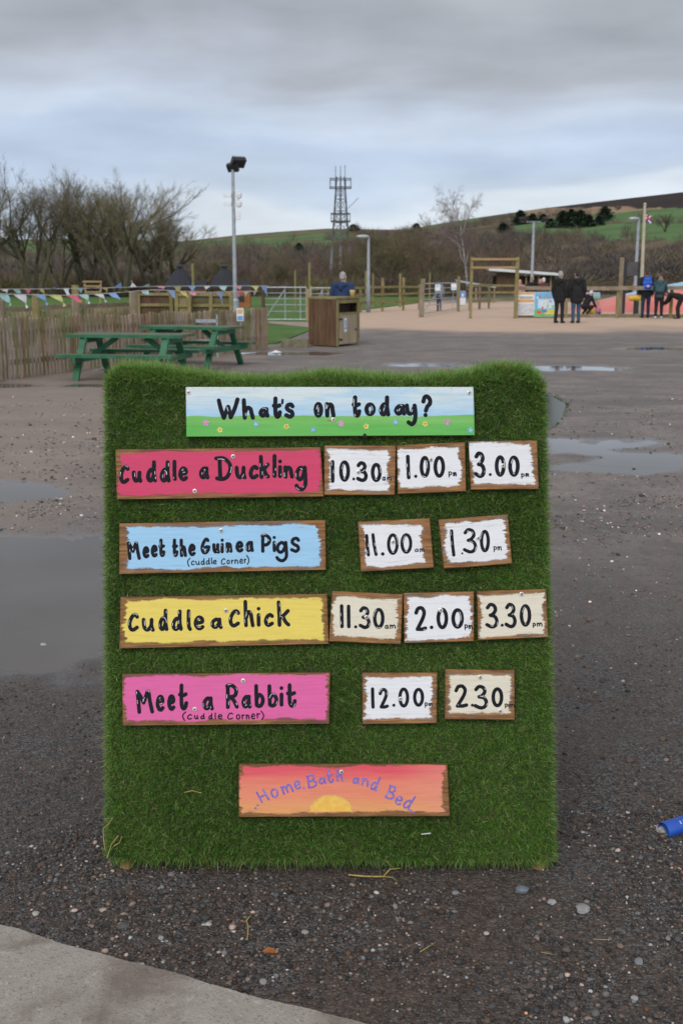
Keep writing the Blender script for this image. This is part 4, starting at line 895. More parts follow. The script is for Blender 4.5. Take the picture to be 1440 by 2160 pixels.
def make_trees():
    TW = twig_mat((.185, .155, .11)); TW2 = twig_mat((.21, .178, .105)); TW3 = twig_mat((.20, .115, .092)); TWB = twig_mat((.24, .18, .17))
    KW = dict(nb=(5, 6), fan=(18, 44), wob=.13, lo=.40); A = grow(3, 10.5, 4, .46, 4, .7, .23, **KW); B = grow(9, 9.0, 3, .42, 4, .7, .20, **KW); Cc = grow(15, 9.5, 5, .52, 4, .7, .20, **KW)
    grp = 'bare trees in a row on the left'
    def sz(px, pytop, Yd, href): return (at(px, pytop, Yd).z+.1)/href
    def top(m): return float(np.percentile([v[2] for v in m[1].v], 98.5))
    hA, hB, hC = top(A), top(B), top(Cc)
    tA = tree('bare_tree', A, at(75, 600, 84)*1, 'tallest bare tree on the left with a broad fan of dark limbs', BARK, TW, grp); tA.location.z = 0; s = sz(75, 370, 84, hA); tA.scale = (s*1.15, s*1.15, s)
    tB = tree('bare_tree', B, at(178, 600, 90), 'slim bare tree between the tall fan shaped tree and the rounded one', BARK, TW, grp, 1.0); tB.location.z = 0; s = sz(178, 384, 90, hB); tB.scale = (s*1.0, s*1.0, s)
    tC = tree('bare_tree', Cc, at(258, 600, 86), 'rounded bare tree with dense twigs at the right end of the tree row', BARK, TW2, grp, .4); tC.location.z = 0; s = sz(258, 388, 86, hC); tC.scale = (s*1.25, s*1.25, s)
    def put(src, h0, px, pyt, Yd, rz, wide, lab):
        p = at(px, 600, Yd); s = sz(px, pyt, Yd, h0); return dup_tree(src, (p.x, Yd, 0), rz, (s*wide, s*wide, s), lab)
    put(tC, hC, -42, 378, 82, 2.0, 1.0, 'bare tree cut off by the left edge of the photo')
    put(tB, hB, 128, 440, 99, 3.0, 1.0, 'lower bare tree filling the gap behind the two tallest trees on the left')
    put(tB, hB, 322, 424, 92, 4.2, 1.25, 'sloping bare tree where the row on the left steps down to the hill')
    put(tA, hA, 214, 398, 97, 4.0, 1.1, 'bare tree with upright stems just left of the rounded one')
    put(tC, hC, 352, 468, 96, 1.4, 1.3, 'smallest bare tree at the low right end of the left hand row')
    # middle ground trees
    D = grow(21, 7.0, 6, .75, 4, .35, .10, nb=(5, 7)); hD = top(D); g2 = 'bare trees beyond the yard'
    tD = tree('bare_tree', D, at(822, 600, 92), 'big domed olive brown bare tree behind the lamp post', BARK, twig_mat((.175, .150, .082)), g2); tD.location.z = 0; s = sz(822, 478, 92, hD); tD.scale = (s*1.02, s*1.02, s)
    E = grow(27, 7.0, 3, .5, 4, .35, .09, nb=(5, 6)); hE = top(E)
    tE = tree('bare_tree', E, at(905, 600, 98), 'reddish brown bare tree between the domed tree and the birch', BARK, TW3, g2); tE.location.z = 0; s = sz(905, 492, 98, hE); tE.scale = (s, s, s)
    for px, pyt, Yd, rz, w, lab in [(845, 500, 108, 1, 1.2, 'bare tree half hidden by the right side of the big domed tree'), (785, 490, 112, 2, 1.0, 'bare tree half hidden by the left side of the big domed tree'), (745, 520, 105, 3, 1.0, 'bare tree just right of the mast legs'), (668, 540, 104, 4, 1.1, 'low bare tree just left of the mast legs'),
                                 (590, 545, 106, 5, 1.2, 'low bare tree on the slope right of the tall lamp post'), (945, 510, 110, .5, 1.1, 'bare tree whose crown fills the gap left of the birch'), (1030, 520, 118, 1.5, 1.2, 'bare tree above the timber goal frame'), (540, 540, 112, 2.2, 1.2, 'low bare tree close beside the tall lamp post'), (445, 545, 110, 2.9, 1.3, 'low bare tree above the dark hut roofs')]:
        put(tD if rz in (1, 3, 5, .5, 2.9) else tE, hD if rz in (1, 3, 5, .5, 2.9) else hE, px, pyt, Yd, rz, w, lab)
    F = grow(33, 11.0, 1, 0, 4, .15, .16, droop=.10, nb=(6, 8), lo=.42, single=True); hF = top(F)
    tF = tree('birch_tree', F, at(985, 600, 88), 'tall pale birch with thin drooping twigs behind the timber frame', BIRCHB, TWB); tF.location.z = 0; s = sz(978, 408, 88, hF); tF.scale = (s*.8, s*.8, s)
    # conifers and far trees on the slope
    CON = attr_mat('conifer_needles', .9, 0, .1)
    def conifer(seed, n=1300):
        r = np.random.default_rng(seed); f = r.uniform(0, 1, n)**.8; a = r.uniform(0, 6.283, n); R_ = .25*np.clip(1-f, 0, 1)**.62*(1+.35*np.sin(a*3+seed)+.25*np.sin(f*23+seed*2))+.02; rad = R_*np.sqrt(r.uniform(.1, 1, n))
        rad *= 1+.3*np.sin(f*40+a*2); P = np.stack([np.cos(a)*rad, np.sin(a)*rad, .07+f*.93], -1)
        d = np.stack([np.cos(a), np.sin(a), r.uniform(-.7, .5, n)], -1)*.095*(1.15-f*.6)[:, None]; sd = r.normal(0, .028, (n, 3))
        V = np.stack([P-sd, P+sd, P+d], 1).reshape(-1, 3); col = np.array((.040, .062, .042))*r.uniform(.55, 1.6, n)[:, None]
        return V, np.repeat(col, 3, 0)
    def mk(name, label, px, py, ptop, wide, seed, grp=None, src=None):
        p = hill_at(px, py); d = p.y; h = (py-ptop)*d/FPX
        if src is None:
            t = empty(name, p, 0, label, 'tree', grp); b = MB(); b.tube([(0, 0, -.05), (0, 0, .5), (0, 0, .95)], [.022, .014, .004], 6); b.build('trunk', BARK, t)
            V, c = conifer(seed); tri_mesh('crown', V, np.arange(len(V)).reshape(-1, 3), CON, c, t)
        else: t = copy_tree(src); t.location = p; t['label'] = label
        t.scale = (h*wide*1.45, h*wide*1.45, h); t.rotation_euler = (0, 0, seed*1.3); return t
    g3 = 'dark conifers on the hillside'
    c0 = mk('conifer_tree', 'broad dark conifer at the left end of the hillside clump', 1096, 478, 446, 1.3, 1, g3)
    for k, (px, py, pt, w, lab) in enumerate([(1122, 474, 452, 1.5, 'small dark conifer standing right of the leftmost hillside conifer'), (1160, 482, 462, 1.6, 'low rounded conifer at the near left foot of the hillside clump'), (1185, 482, 447, 1.2, 'conifer with the widest skirt inside the hillside clump'), (1203, 481, 444, 1.2, 'tallest conifer in the middle of the hillside clump'),
                                             (1222, 480, 446, 1.3, 'conifer just right of the tallest one in the clump'), (1240, 479, 455, 1.6, 'stubby conifer at the right of the thick clump'), (1262, 476, 456, 1.5, 'low conifer linking the clump with the separate square one'), (1274, 466, 437, 1.3, 'square topped conifer standing clear at the right of the clump'), (1145, 468, 452, 1.6, 'faint conifer high on the slope above the clump'),
                                             (1060, 492, 472, 1.8, 'dark bushy evergreen on the slope above the goal frame'), (878, 490, 472, 1.6, 'round dark tree on the skyline left of the birch'), (630, 553, 515, 1.0, 'lone dark conifer on the pasture left of the mast'), (745, 488, 474, 2.2, 'dark clump on the skyline just right of the mast')]):
        mk('conifer_tree', lab, px, py, pt, w, k+2, g3, c0)
    p = hill_at(1401, 488); lt = grow(41, 6, 3, .6, 3, .3, .16, nb=(6, 8)); h = top(lt); t = tree('field_tree', lt, p, 'lone round topped tree standing in the green hill pasture', BARK, twig_mat((.05, .05, .04))); s = (488-452)*p.y/FPX/h; t.scale = (s*1.1, s*1.1, s)
make_trees()

# ------------------------------------------------------------------ lawn behind the picket fence
def make_lawn():
    P = [(-1500, 745), (-700, 735), (-60, 722), (0, 720), (165, 712), (330, 707), (535, 703), (558, 727), (585, 726), (650, 700), (650, 668), (760, 655), (880, 640), (930, 628), (930, 616), (-1500, 616)]
    pts = [gp(x, y) for x, y in P]; zl = .035
    b = MB(); n = len(pts); b.add([(p.x, p.y, zl) for p in pts]+[(p.x, p.y, -.05) for p in pts], [tuple(range(n-1, -1, -1))]+[(k, (k+1) % n, n+(k+1) % n, n+k) for k in range(n)])
    t = NT('lawn_grass'); p = t.n('ShaderNodeNewGeometry').outputs['Position']; nn = t.noise(p, 1.1, 5, .65); f = t.noise(t.mapping(p, (1, .5, 1)), 24, 3, .7)
    c = t.mix(t.step(nn, .3, .7), (.055, .125, .028), (.105, .19, .045)); c = t.mix(t.math('MULTIPLY', t.step(f, .5, .7), .5), c, (.16, .18, .07))
    t.fin(c, .9, .2); t.bump(f, .6, .03); o = b.build('lawn', t.m)
    bm_ = o.data; tag(o, kind='structure')
    q = [gp(566, 684), gp(650, 693), gp(650, 682), gp(566, 680)]
    b = MB(); b.add([(p.x, p.y, zl+.006) for p in q], [(0, 1, 2, 3)]); tag(b.build('path', mat('pale_path', (.36, .29, .235), (.26, .21, .17), 3, .9)), kind='structure')
make_lawn()

# ------------------------------------------------------------------ fences
def picket_fence():
    P = [gp(x, y) for x, y in ((-330, 852), (-75, 816), (0, 806), (165, 784), (330, 766), (565, 737))]
    t = empty('picket_fence', (P[0].x, P[0].y, 0), 0, 'low brown picket fence behind the green picnic tables', 'fence'); O = P[0]; O = Vector((O.x, O.y, 0))
    pk, bk = MB(), MB(); rr = random.Random(4)
    for a, b in zip(P[:-1], P[1:]):
        d = b-a; L = d.length; d.normalize(); nrm = Vector((d.y, -d.x, 0)); n = max(int(L/.098), 1)
        for k in range(n):
            p = a+d*(k+.5)*L/n-O; f = p.length/14; h = .985-.10*min(f, 1)+rr.uniform(-.018, .018)+.02*math.sin(k*.35); ang = rr.uniform(-.012, .012); w = .053+rr.uniform(-.006, .005); pk.cur = rr.choice([0, 0, 1, 1, 2, 3])
            c = [(-w/2, 0), (w/2, 0), (w/2, h-.016), (w*.2, h), (-w*.2, h), (-w/2, h-.016)]; vs = []
            for dz in (.011, -.011):
                for u, z in c: q = p+d*(u+ang*z)+nrm*dz; vs.append((q.x, q.y, z+.02))
            pk.add(vs, [(0, 1, 2, 3, 4, 5), (11, 10, 9, 8, 7, 6)]+[(i, 6+i, 6+(i+1) % 6, (i+1) % 6) for i in range(6)])
        for z in (.28, .74): bk = MB(); bk.bar(a-O-nrm*.035+Vector((0, 0, z)), b-O-nrm*.035+Vector((0, 0, z)), .045, .085); bk.build('rail', TIMBERX, t)
        m = max(int(L/1.9), 1)
        for k in range(m+1):
            p = a+d*L*k/m-O-nrm*.11; pb = MB(); pb.box((p.x, p.y, .44), (.09, .09, .92)); pb.build('post', TIMBER, t)
    pk.build('picket_panel', [PICK, wood('picket_timber_grey', (.44, .37, .30), (.27, .215, .165), 'z', 7, (.2, .175, .09)), wood('picket_timber_brown', (.36, .24, .155), (.20, .13, .082), 'z', 7, (.17, .14, .06)), wood('picket_timber_green', (.30, .265, .15), (.19, .16, .085), 'z', 7, (.17, .16, .06))], t)
picket_fence()
def rail_fence(name, label, pts, h, zs, step, rail=(.045, .10), post=.10, mp=OLIVE, mr=TIMBERX, pal=0, extra=None, group=None, base=0.0):
    t = empty(name, (pts[0].x, pts[0].y, base), 0, label, 'fence', group); O = Vector((pts[0].x, pts[0].y, 0)); rr = random.Random(len(label)); panel = MB()
    for i, (a, b) in enumerate(zip(pts[:-1], pts[1:])):
        d = b-a; L = d.length; d.normalize(); nrm = Vector((d.y, -d.x, 0)); m = max(int(L/step+.5), 1)
        for z in zs: r_ = MB(); r_.bar(a-O+nrm*(post/2+.02)+Vector((0, 0, z)), b-O+nrm*(post/2+.02)+Vector((0, 0, z+rr.uniform(-.02, .02))), *rail); r_.build('rail', mr, t)
        for k in range(m+(1 if i == len(pts)-2 else 0)):
            p = a+d*L*k/m-O; hh = (h[(k+i*5) % len(h)] if hasattr(h, '__len__') else h)+rr.uniform(-.04, .04)
            pb = MB(); pb.box((p.x, p.y, hh/2), (post*rr.uniform(.85, 1.1), post, hh)); pb.build('post', mp, t)
        if pal:
            for k in range(int(L/pal)):
                p = a+d*k*pal-O; panel.box((p.x, p.y, .45), (.055, .02, .8+rr.uniform(-.04, .04)))
    if pal: panel.build('picket_panel', PICK, t)
    return t
def gpl(*a): return [gp(x, y) for x, y in a]
rail_fence('post_and_rail_fence', 'mossy post and rail fence with pale palings behind the picket fence', gpl((-60, 748), (82, 735), (165, 728), (290, 716)), [1.32, 1.2, 1.42, 1.25], (.92,), 2.1, (.06, .10), .14, OLIVE, TIMBERX, .13)
rail_fence('post_and_rail_fence', 'timber post and rail fence running from the litter bin to the open steel gate', gpl((655, 668), (760, 659), (850, 655), (884, 653)), [1.2, 1.15, 1.55, 1.18], (.42, .78, 1.1), 1.75, (.05, .10), .12, OLIVE, OLIVE)
rail_fence('post_and_rail_fence', 'timber fence of square posts between the goal frame and the notices', gpl((990, 654), (1030, 651), (1086, 650)), 1.22, (.42, .8, 1.14), 1.15, (.05, .11), .11, TIMBER, OLIVE)
rail_fence('post_and_rail_fence', 'fence with a thick round top rail around the sand play area on the right', [at(1086, 668, 45.2), at(1300, 668, 45.0), at(1640, 668, 44.6)], [1.12], (1.10, ), 2.15, (.16, .15), .10, OLIVE, TIMBERX)
for k, (px, pyt, pyb, w, lab) in enumerate([(1305, 543, 668, .17, 'tall thick timber post standing at the edge of the sand play area'), (888, 590, 669, .17, 'dark leaning timber gate post at the open end of the right steel gate'), (966, 585, 656, .13, 'mossy gate post on the right of the open steel gate'),
                                       (276, 553, 640, .10, ''), (653, 553, 660, .09, ''), (662, 582, 660, .07, '')]):
    pass
def post(px, pyt, pyb, w, label, m=OLIVE, name='timber_post', lean=0.0):
    g = gp(px, pyb); h = at(px, pyt, g.y).z; b = MB(); b.tube([(0, 0, -.05), (0, 0, h*.5), (lean, 0, h-.02), (lean, 0, h)], [w/2, w/2*.98, w/2*.95, w/2*.8], 10)
    o = b.build(name, m, None, False, (g.x, g.y, 0)); return tag(o, label, 'post', 'timber posts around the yard')
post(1305, 543, 668, .19, 'tall thick timber post at the edge of the sand play area', TIMBER)
post(888, 588, 669, .20, 'dark tapering timber post at the near end of the open steel gate', TIMBER, lean=.06)
post(966, 583, 657, .14, 'mossy timber post at the far end of the open steel gate')
post(409, 556, 655, .12, 'slim mossy post standing between the two dark hut roofs')
post(653, 554, 660, .11, 'tall slim post just left of the man in the blue jacket')
post(623, 570, 655, .09, 'slim post rising behind the closed steel field gate')
post(556, 585, 690, .12, 'dark post at the left end of the closed steel gate', DARKW)
post(650, 610, 680, .14, 'sturdy gate post at the right end of the closed steel gate', PINEW)
post(771, 571, 650, .10, 'slim post just left of the short lamp post')
post(786, 578, 650, .09, 'slim post just right of the short lamp post')
post(843, 577, 648, .13, 'tall post half way along the timber fence')
post(905, 575, 640, .09, 'slim post behind the near end of the open steel gate')
post(6, 632, 800, .24, 'thick pale timber post at the left edge of the photo', TIMBER)
post(82, 620, 745, .17, 'rounded post behind the left end of the picket fence')
post(165, 620, 738, .19, 'pale post left of the yellow birdtable frame', TIMBER)
post(285, 616, 728, .20, 'pale square topped post beside the timber planter box', TIMBER)

# ------------------------------------------------------------------ gates
def gate(A, B, h, label, bars=6, group='galvanised steel gates'):
    t = empty('steel_gate', A, 0, label, 'gate', group); D = B-A; L = D.length; D.normalize(); up = Vector((0, 0, 1))
    f = MB(); f.tube([up*.10, up*(h)], .022, 8); f.tube([D*L+up*.10, D*L+up*h], .022, 8); f.tube([up*h, D*L+up*h], .022, 8); f.tube([up*.10, D*L+up*.10], .022, 8); f.build('gate_frame', GALV, t)
    for k in range(bars-2):
        z = .10+(h-.1)*((k+1)/(bars-1))**.85; b = MB(); b.tube([D*.02+up*z, D*(L-.02)+up*z], .016, 6); b.build('bar', GALV, t)
    for fx in (.5, .86):
        b = MB(); b.bar(D*L*fx+up*.11, D*L*fx+up*(h-.02), .03, .008, (0, 1, 0)); b.build('upright', GALV, t)
    b = MB(); b.bar(D*.05+up*.14, D*L*.5+up*(h-.06), .03, .008, (0, 1, 0)); b.build('brace', GALV, t)
    for z in (.25, h-.15):
        b = MB(); b.tube([up*z-D*.10, up*z], .018, 6); b.build('hinge', GALVD, t)
    return t
A = at(557, 678, 41); B = at(646, 678, 41); A.z = B.z = 0; gate(A, B, 1.22, 'closed galvanised field gate in front of the grass left of the bin')
A = gp(893, 666); B = gp(963, 656); gate(A, B, 1.30, 'open galvanised field gate with notices left of the goal frame', 6)
A = at(655, 660, 46); B = at(705, 660, 46); A.z = B.z = 0; gate(A, B, 1.15, 'galvanised gate mostly hidden behind the litter bin and the man', 5)
def notice(px0, py0, px1, py1, Y, label, bands, name='notice_sign', th=.012, backing=None, group=None):
    a, b = at(px0, py0, Y), at(px1, py1, Y); w, h = b.x-a.x, a.z-b.z; t = empty(name, ((a.x+b.x)/2, Y, b.z), 0, label, 'sign', group)
    m = MB(); m.box((0, 0, h/2), (w, th, h)); m.build('board', backing or WHITE, t)
    for bi, (nm, x0, x1, y0, y1, c) in enumerate(bands):
        m = MB(); m.box(((x0+x1)/2*w-w/2, -th/2-.0015-.002*bi, (y0+y1)/2*h), ((x1-x0)*w, .002, (y1-y0)*h)); m.build(nm, mat('print_%d_%d_%d' % tuple(int(q*100) for q in c), c, None, 8, .5), t)
    return t
BLU, ORG, PALE = (.09, .22, .58), (.80, .40, .10), (.55, .68, .78)
notice(499, 650, 514, 677, 27.5*.86, 'small white notice with orange and blue blocks on the picket fence', [('orange_block', .12, .88, .55, .92, (.85, .48, .22)), ('blue_block', .1, .9, .06, .40, (.18, .36, .72))])
notice(917, 600, 928, 613, gp(920, 663).y-.08, 'pale notice tied near the middle of the open steel gate', [('blue_block', .1, .9, .55, .9, PALE)])
notice(951, 598, 962, 612, gp(955, 658).y-.08, 'pale notice tied near the far end of the open steel gate', [('blue_block', .1, .9, .1, .45, PALE)])
notice(969, 614, 981, 646, gp(975, 655).y, 'upright blue and white notice board right of the open gate', [('blue_block', .04, .96, .56, .98, (.10, .28, .66)), ('green_strip', .04, .96, .02, .08, (.12, .45, .2)), ('white_mark', .3, .7, .62, .85, (.7, .75, .8))])
notice(1091, 616, 1126, 665, 44.85, 'white notice board with orange bands on the play area fence', [('orange_band', .03, .97, .90, .985, ORG), ('orange_band', .03, .97, .56, .67, ORG), ('grey_line', .1, .9, .76, .80, (.25, .25, .27)), ('grey_line', .15, .85, .70, .73, (.35, .35, .37)), ('grey_panel', .06, .94, .05, .50, (.62, .63, .66))])
def poster():
    t = notice(1127, 616, 1174, 668, 44.80, 'colourful painted children\'s board with blue sky and green base next to the white notice', [('sky_panel', .01, .99, .30, .99, (.16, .50, .78)), ('pale_cloud', .14, .9, .34, .72, (.60, .74, .82)), ('green_strip', .01, .99, .01, .30, (.16, .52, .16)), ('yellow_patch', .45, .95, .10, .29, (.78, .60, .12)), ('red_patch', .12, .32, .12, .24, (.75, .10, .10)), ('blue_patch', .34, .55, .18, .28, (.10, .20, .65))], 'painted_board')
    a, b = at(1127, 616, 44.8), at(1174, 668, 44.8); w, h = b.x-a.x, a.z-b.z; rr = random.Random(3)
    for k in range(14):
        c = rr.choice([(.75, .12, .15), (.15, .55, .2), (.8, .65, .1), (.5, .2, .55), (.85, .85, .85), (.15, .3, .7)]); m = MB(); m.ell((rr.uniform(-.38, .4)*w, -.0205-.001*k, rr.uniform(.36, .85)*h), (.035, .002, .05), 10, 6)
        m.build('painted_spot', mat('print_%d_%d_%d' % tuple(int(q*100) for q in c), c, None, 8, .5), t)
poster()
def goal_frame():
    YY = 44.5; a = at(992, 655, YY); c = at(1087, 670, YY); t = empty('timber_goal', (a.x, YY, 0), 0, 'tall open timber goal frame of two posts and two pine beams', 'goal'); w = c.x-a.x
    h1, h2 = at(992, 545, YY).z, at(992, 562, YY).z
    for x, ww in ((0, .10), (w, .13)):
        b = MB(); b.box((x, 0, (h1+.05)/2), (ww, .12, h1+.05)); b.build('post', OLIVE, t)
    for z in (h1-.03, h2-.04):
        b = MB(); b.box((w/2, -.09, z), (w+.06, .05, .085)); b.build('beam', PINEW, t)
goal_frame()

# ------------------------------------------------------------------ picnic tables
GREEN = mat('green_paint', (.030, .155, .075), (.018, .105, .050), 5, .5, .1)
def worn(name):
    t = NT(name); v = t.mapping(t.obj(), (.5, 6, 1)); n = t.noise(v, 4, 6, .65); t.fin(t.mix(t.step(n, .42, .60), (.032, .13, .07), (.19, .155, .115)), .65, .35); return t.m
GREENTOP = worn('worn_green_top')
def picnic(loc, rz, label, hh=.70, L=1.85):
    t = empty('picnic_table', loc, rz, label, 'picnic table', 'green picnic tables')
    b = MB()
    for k in range(5): b.box((0, (k-2)*.142, hh), (L, .132, .042))
    b.build('tabletop', [GREENTOP], t)
    b = MB(); 
    for s in (-1, 1): b.box((0, s*.362, hh-.005), (L*1.004, .012, .05))
    b.build('top_edge', GREEN, t)
    for s in (-1, 1):
        b = MB(); b.box((0, s*.64, .41), (L, .135, .04)); b.box((0, s*.78, .41), (L, .125, .04)); b.build('bench', GREENTOP, t)
        b = MB(); b.box((0, s*.852, .405), (L*1.003, .012, .045)); b.box((0, s*.565, .405), (L*1.003, .01, .045)); b.build('bench_edge', GREEN, t)
    for x in (-L*.36, L*.36):
        for s in (-1, 1):
            b = MB(); b.bar((x, s*.30, hh-.03), (x, s*.72, 0), .05, .105, (1, 0, 0)); b.build('leg', GREEN, t)
        b = MB(); b.bar((x+.05, -.86, .345), (x+.05, .86, .345), .045, .095); b.build('seat_beam', GREEN, t)
        b = MB(); b.bar((x+.05, -.36, hh-.07), (x+.05, .36, hh-.07), .045, .085); b.build('top_beam', GREEN, t)
        b = MB(); b.bar((x, 0, .36), (x*.35, 0, hh-.04), .08, .045, (0, 1, 0)); b.build('brace', GREEN, t)
    return t
picnic((-3.40, 18.6, 0), -.17, 'nearer green picnic table with a worn brown top', .70, 1.9)
picnic((-2.72, 21.0, 0), -.36, 'farther green picnic table turned at an angle beside the fence notice', .72, 1.75)
def bench_back():
    Y = 23.2; a, b = at(408, 665, Y), at(458, 685, Y); t = empty('metal_rack', ((a.x+b.x)/2, Y, 0), 0, 'grey metal rack standing against the picket fence behind the farther table', 'metal rack'); w = b.x-a.x
    m = MB(); m.box((0, 0, at(430, 677, Y).z), (w, .03, .07)); m.build('rail', GALV, t)
    for s in (-1, 1): m = MB(); m.box((s*w/2, 0, a.z/2+.02), (.03, .03, a.z)); m.build('leg', GALV, t)
    m = MB(); m.box((0, 0, .35), (w, .02, .05)); m.build('lower_rail', GALV, t)
bench_back()

# ------------------------------------------------------------------ litter bin housing, cup
def bin_house():
    A = gp(652, 730); C = gp(709, 733); D = gp(757, 727)
    a, c, d = [Vector((p.x, p.y, 0)) for p in (A, C, D)]; h = 1.16
    back = a+(d-c); t = empty('litter_bin', c, 0, 'big dark timber litter bin housing with an open slot and a notice on its door', 'litter bin')
    a, d, back = a-c, d-c, back-c; o = Vector((0, 0, 0)); up = Vector((0, 0, 1))
    def wall(p, q, z0, z1, name, m, planks, off=.0):
        dd = (q-p); L = dd.length; dd.normalize(); b = MB(); n = planks
        for k in range(n): s = p+dd*L*(k+.02)/n; e = p+dd*L*(k+.98)/n; b.bar(s+up*(z0+z1)/2, e+up*(z0+z1)/2, .03+(k % 2)*.004, z1-z0)
        return b.build(name, m, t)
    SW = wood('bin_boards', (.165, .095, .052), (.080, .044, .026), 'z', 3.2, (.12, .095, .045)); DW = wood('bin_door_boards', (.46, .37, .25), (.30, .235, .155), 'z', 4)
    wall(a, o, .03, h-.06, 'side_panel', SW, 6); wall(back, a, .03, h-.06, 'back_panel', SW, 6); wall(d, back, .03, h-.06, 'side_panel', SW, 6)
    f0, f1 = o+(d-o)*.10, o+(d-o)*.88
    door = wall(f0, f1, .06, .74, 'door', DW, 4)
    for px, m in ((0, OLIVE), (1, OLIVE)):
        p = o+(d-o)*(.04 if px == 0 else .945); b = MB(); dd = d.normalized(); b.bar(p-dd*.045+up*(h/2-.02), p+dd*.045+up*(h/2-.02), .05, h-.09); b.build('front_post', m, t)
    b = MB(); b.bar(f0+up*(h-.115), f1+up*(h-.115), .045, .08); b.build('top_rail', OLIVE, t)
    b = MB(); b.bar(f0+up*.765, f1+up*.765, .045, .05); b.build('slot_sill', OLIVE, t)
    inn = (a+d)/2; b = MB(); q0 = f0+(back-d)*.25; q1 = f1+(back-d)*.25; b.bar(q0+up*.9, q1+up*.9, .02, .36); b.build('slot_back', mat('slot_dark', (.05, .03, .02), None, 5, .9), t)
    m_ = MB(); ctr = (a+d)/2; poly = [ctr+(p-ctr)*1.05 for p in (o, d, back, a)]; z0, z1 = h-.06, h-.015
    m_.add([(p.x, p.y, z0) for p in poly]+[(p.x, p.y, z1) for p in poly], [(3, 2, 1, 0), (4, 5, 6, 7)]+[(k, (k+1) % 4, 4+(k+1) % 4, 4+k) for k in range(4)]); m_.build('lid', OLIVE, t)
    dd = d.normalized(); nr = Vector((dd.y, -dd.x, 0)); nr = nr if nr.y < 0 else -nr; L = d.length
    p = o+d*.36+nr*.022; b = MB(); b.bar(p-dd*.062+up*.50, p+dd*.062+up*.50, .006, .32); s = b.build('notice', WHITE, t)
    for nm, z, hh, w in (('blue_print', .545, .15, .035), ('blue_band', .43, .05, .05)):
        b = MB(); b.bar(p-dd*w+nr*.004+up*z, p+dd*w+nr*.004+up*z, .004, hh); b.build(nm, mat('print_blue', (.16, .26, .66), (.30, .40, .72), 30, .5), s)
    for z in (.64, .17):
        b = MB(); q = f0+nr*.022; b.bar(q+up*z, q+dd*.16+up*z, .008, .045); b.build('hinge', BLACK, t)
    b = MB(); q = f1-dd*.13+nr*.024; b.bar(q+up*.38, q+dd*.09+up*.38, .02, .03); b.build('latch', BLACK, t)
    return c, a, d, back, h
BC, Ba, Bd, Bb, Bh = bin_house()
def cup():
    p = at(743, 622, BC.y+.42); z = Bh-.015; b = MB(); b.lathe([(.035, 0), (.047, .10), (.049, .115), (.045, .115)], (0, 0, 0), 16); b.cur = 1
    o = MB(); b.cur = 0; ob = b.build('paper_cup', mat('yellow_cup', (.72, .48, .16), (.62, .40, .14), 20, .5), None, True, (p.x, p.y, z)); tag(ob, 'yellow paper cup standing on the lid of the timber bin', 'cup')
    ob.scale = (1.35, 1.35, 1.4)
cup()

# ------------------------------------------------------------------ timber boxes, bird table, huts
def crate_box(px0, py0, px1, py1, Y, pyb, label, m_in, panels, frame=OLIVE, depth=.7):
    a, b_ = at(px0, py0, Y), at(px1, py1, Y); w, h = b_.x-a.x, a.z; t = empty('planter_box', ((a.x+b_.x)/2, Y, 0), 0, label, 'timber box')
    b = MB(); b.box((0, depth/2, h/2), (w-.03, depth-.02, h-.06)); b.build('box_panel', m_in, t)
    for k in range(panels+1):
        x = -w/2+w*k/panels; b = MB(); b.box((x, -.02, h/2), (.085, .075, h)); b.build('upright', frame, t)
    for z in (h-.04, h-.30, .35):
        if z > .2: b = MB(); b.box((0, -.012, z), (w, .05, .07)); b.build('rail', frame, t)
    return t
crate_box(292, 617, 362, 655, 28.5, 655, 'dark panelled timber box standing behind the middle of the picket fence', DARKW, 1)
crate_box(372, 618, 400, 655, 28.0, 655, 'narrow mossy timber box between the dark panelled box and the olive one', OLIVE, 1)
crate_box(402, 618, 488, 655, 28.4, 655, 'olive timber box with two framed panels behind the farther picnic table', wood('olive_panel', (.16, .14, .065), (.10, .085, .04), 'x', 3), 2)
def bird_table():
    Y = 34.0; p = at(198, 640, Y); t = empty('bird_table', (p.x, Y, 0), 0, 'small yellowish open timber frame seen above the bunting on the left', 'timber frame'); z1, z0 = at(198, 594, Y).z, at(198, 616, Y).z
    for s in (-1, 1):
        b = MB(); b.bar((s*.24, 0, z1), (s*.14, 0, 0), .05, .05, (0, 1, 0)); b.build('leg', PINEW, t)
    for z, w in ((z1, .56), (z1-.13, .52), (z0, .44)):
        b = MB(); b.box((0, -.04, z), (w, .05, .05)); b.build('crossbar', PINEW, t)
bird_table()
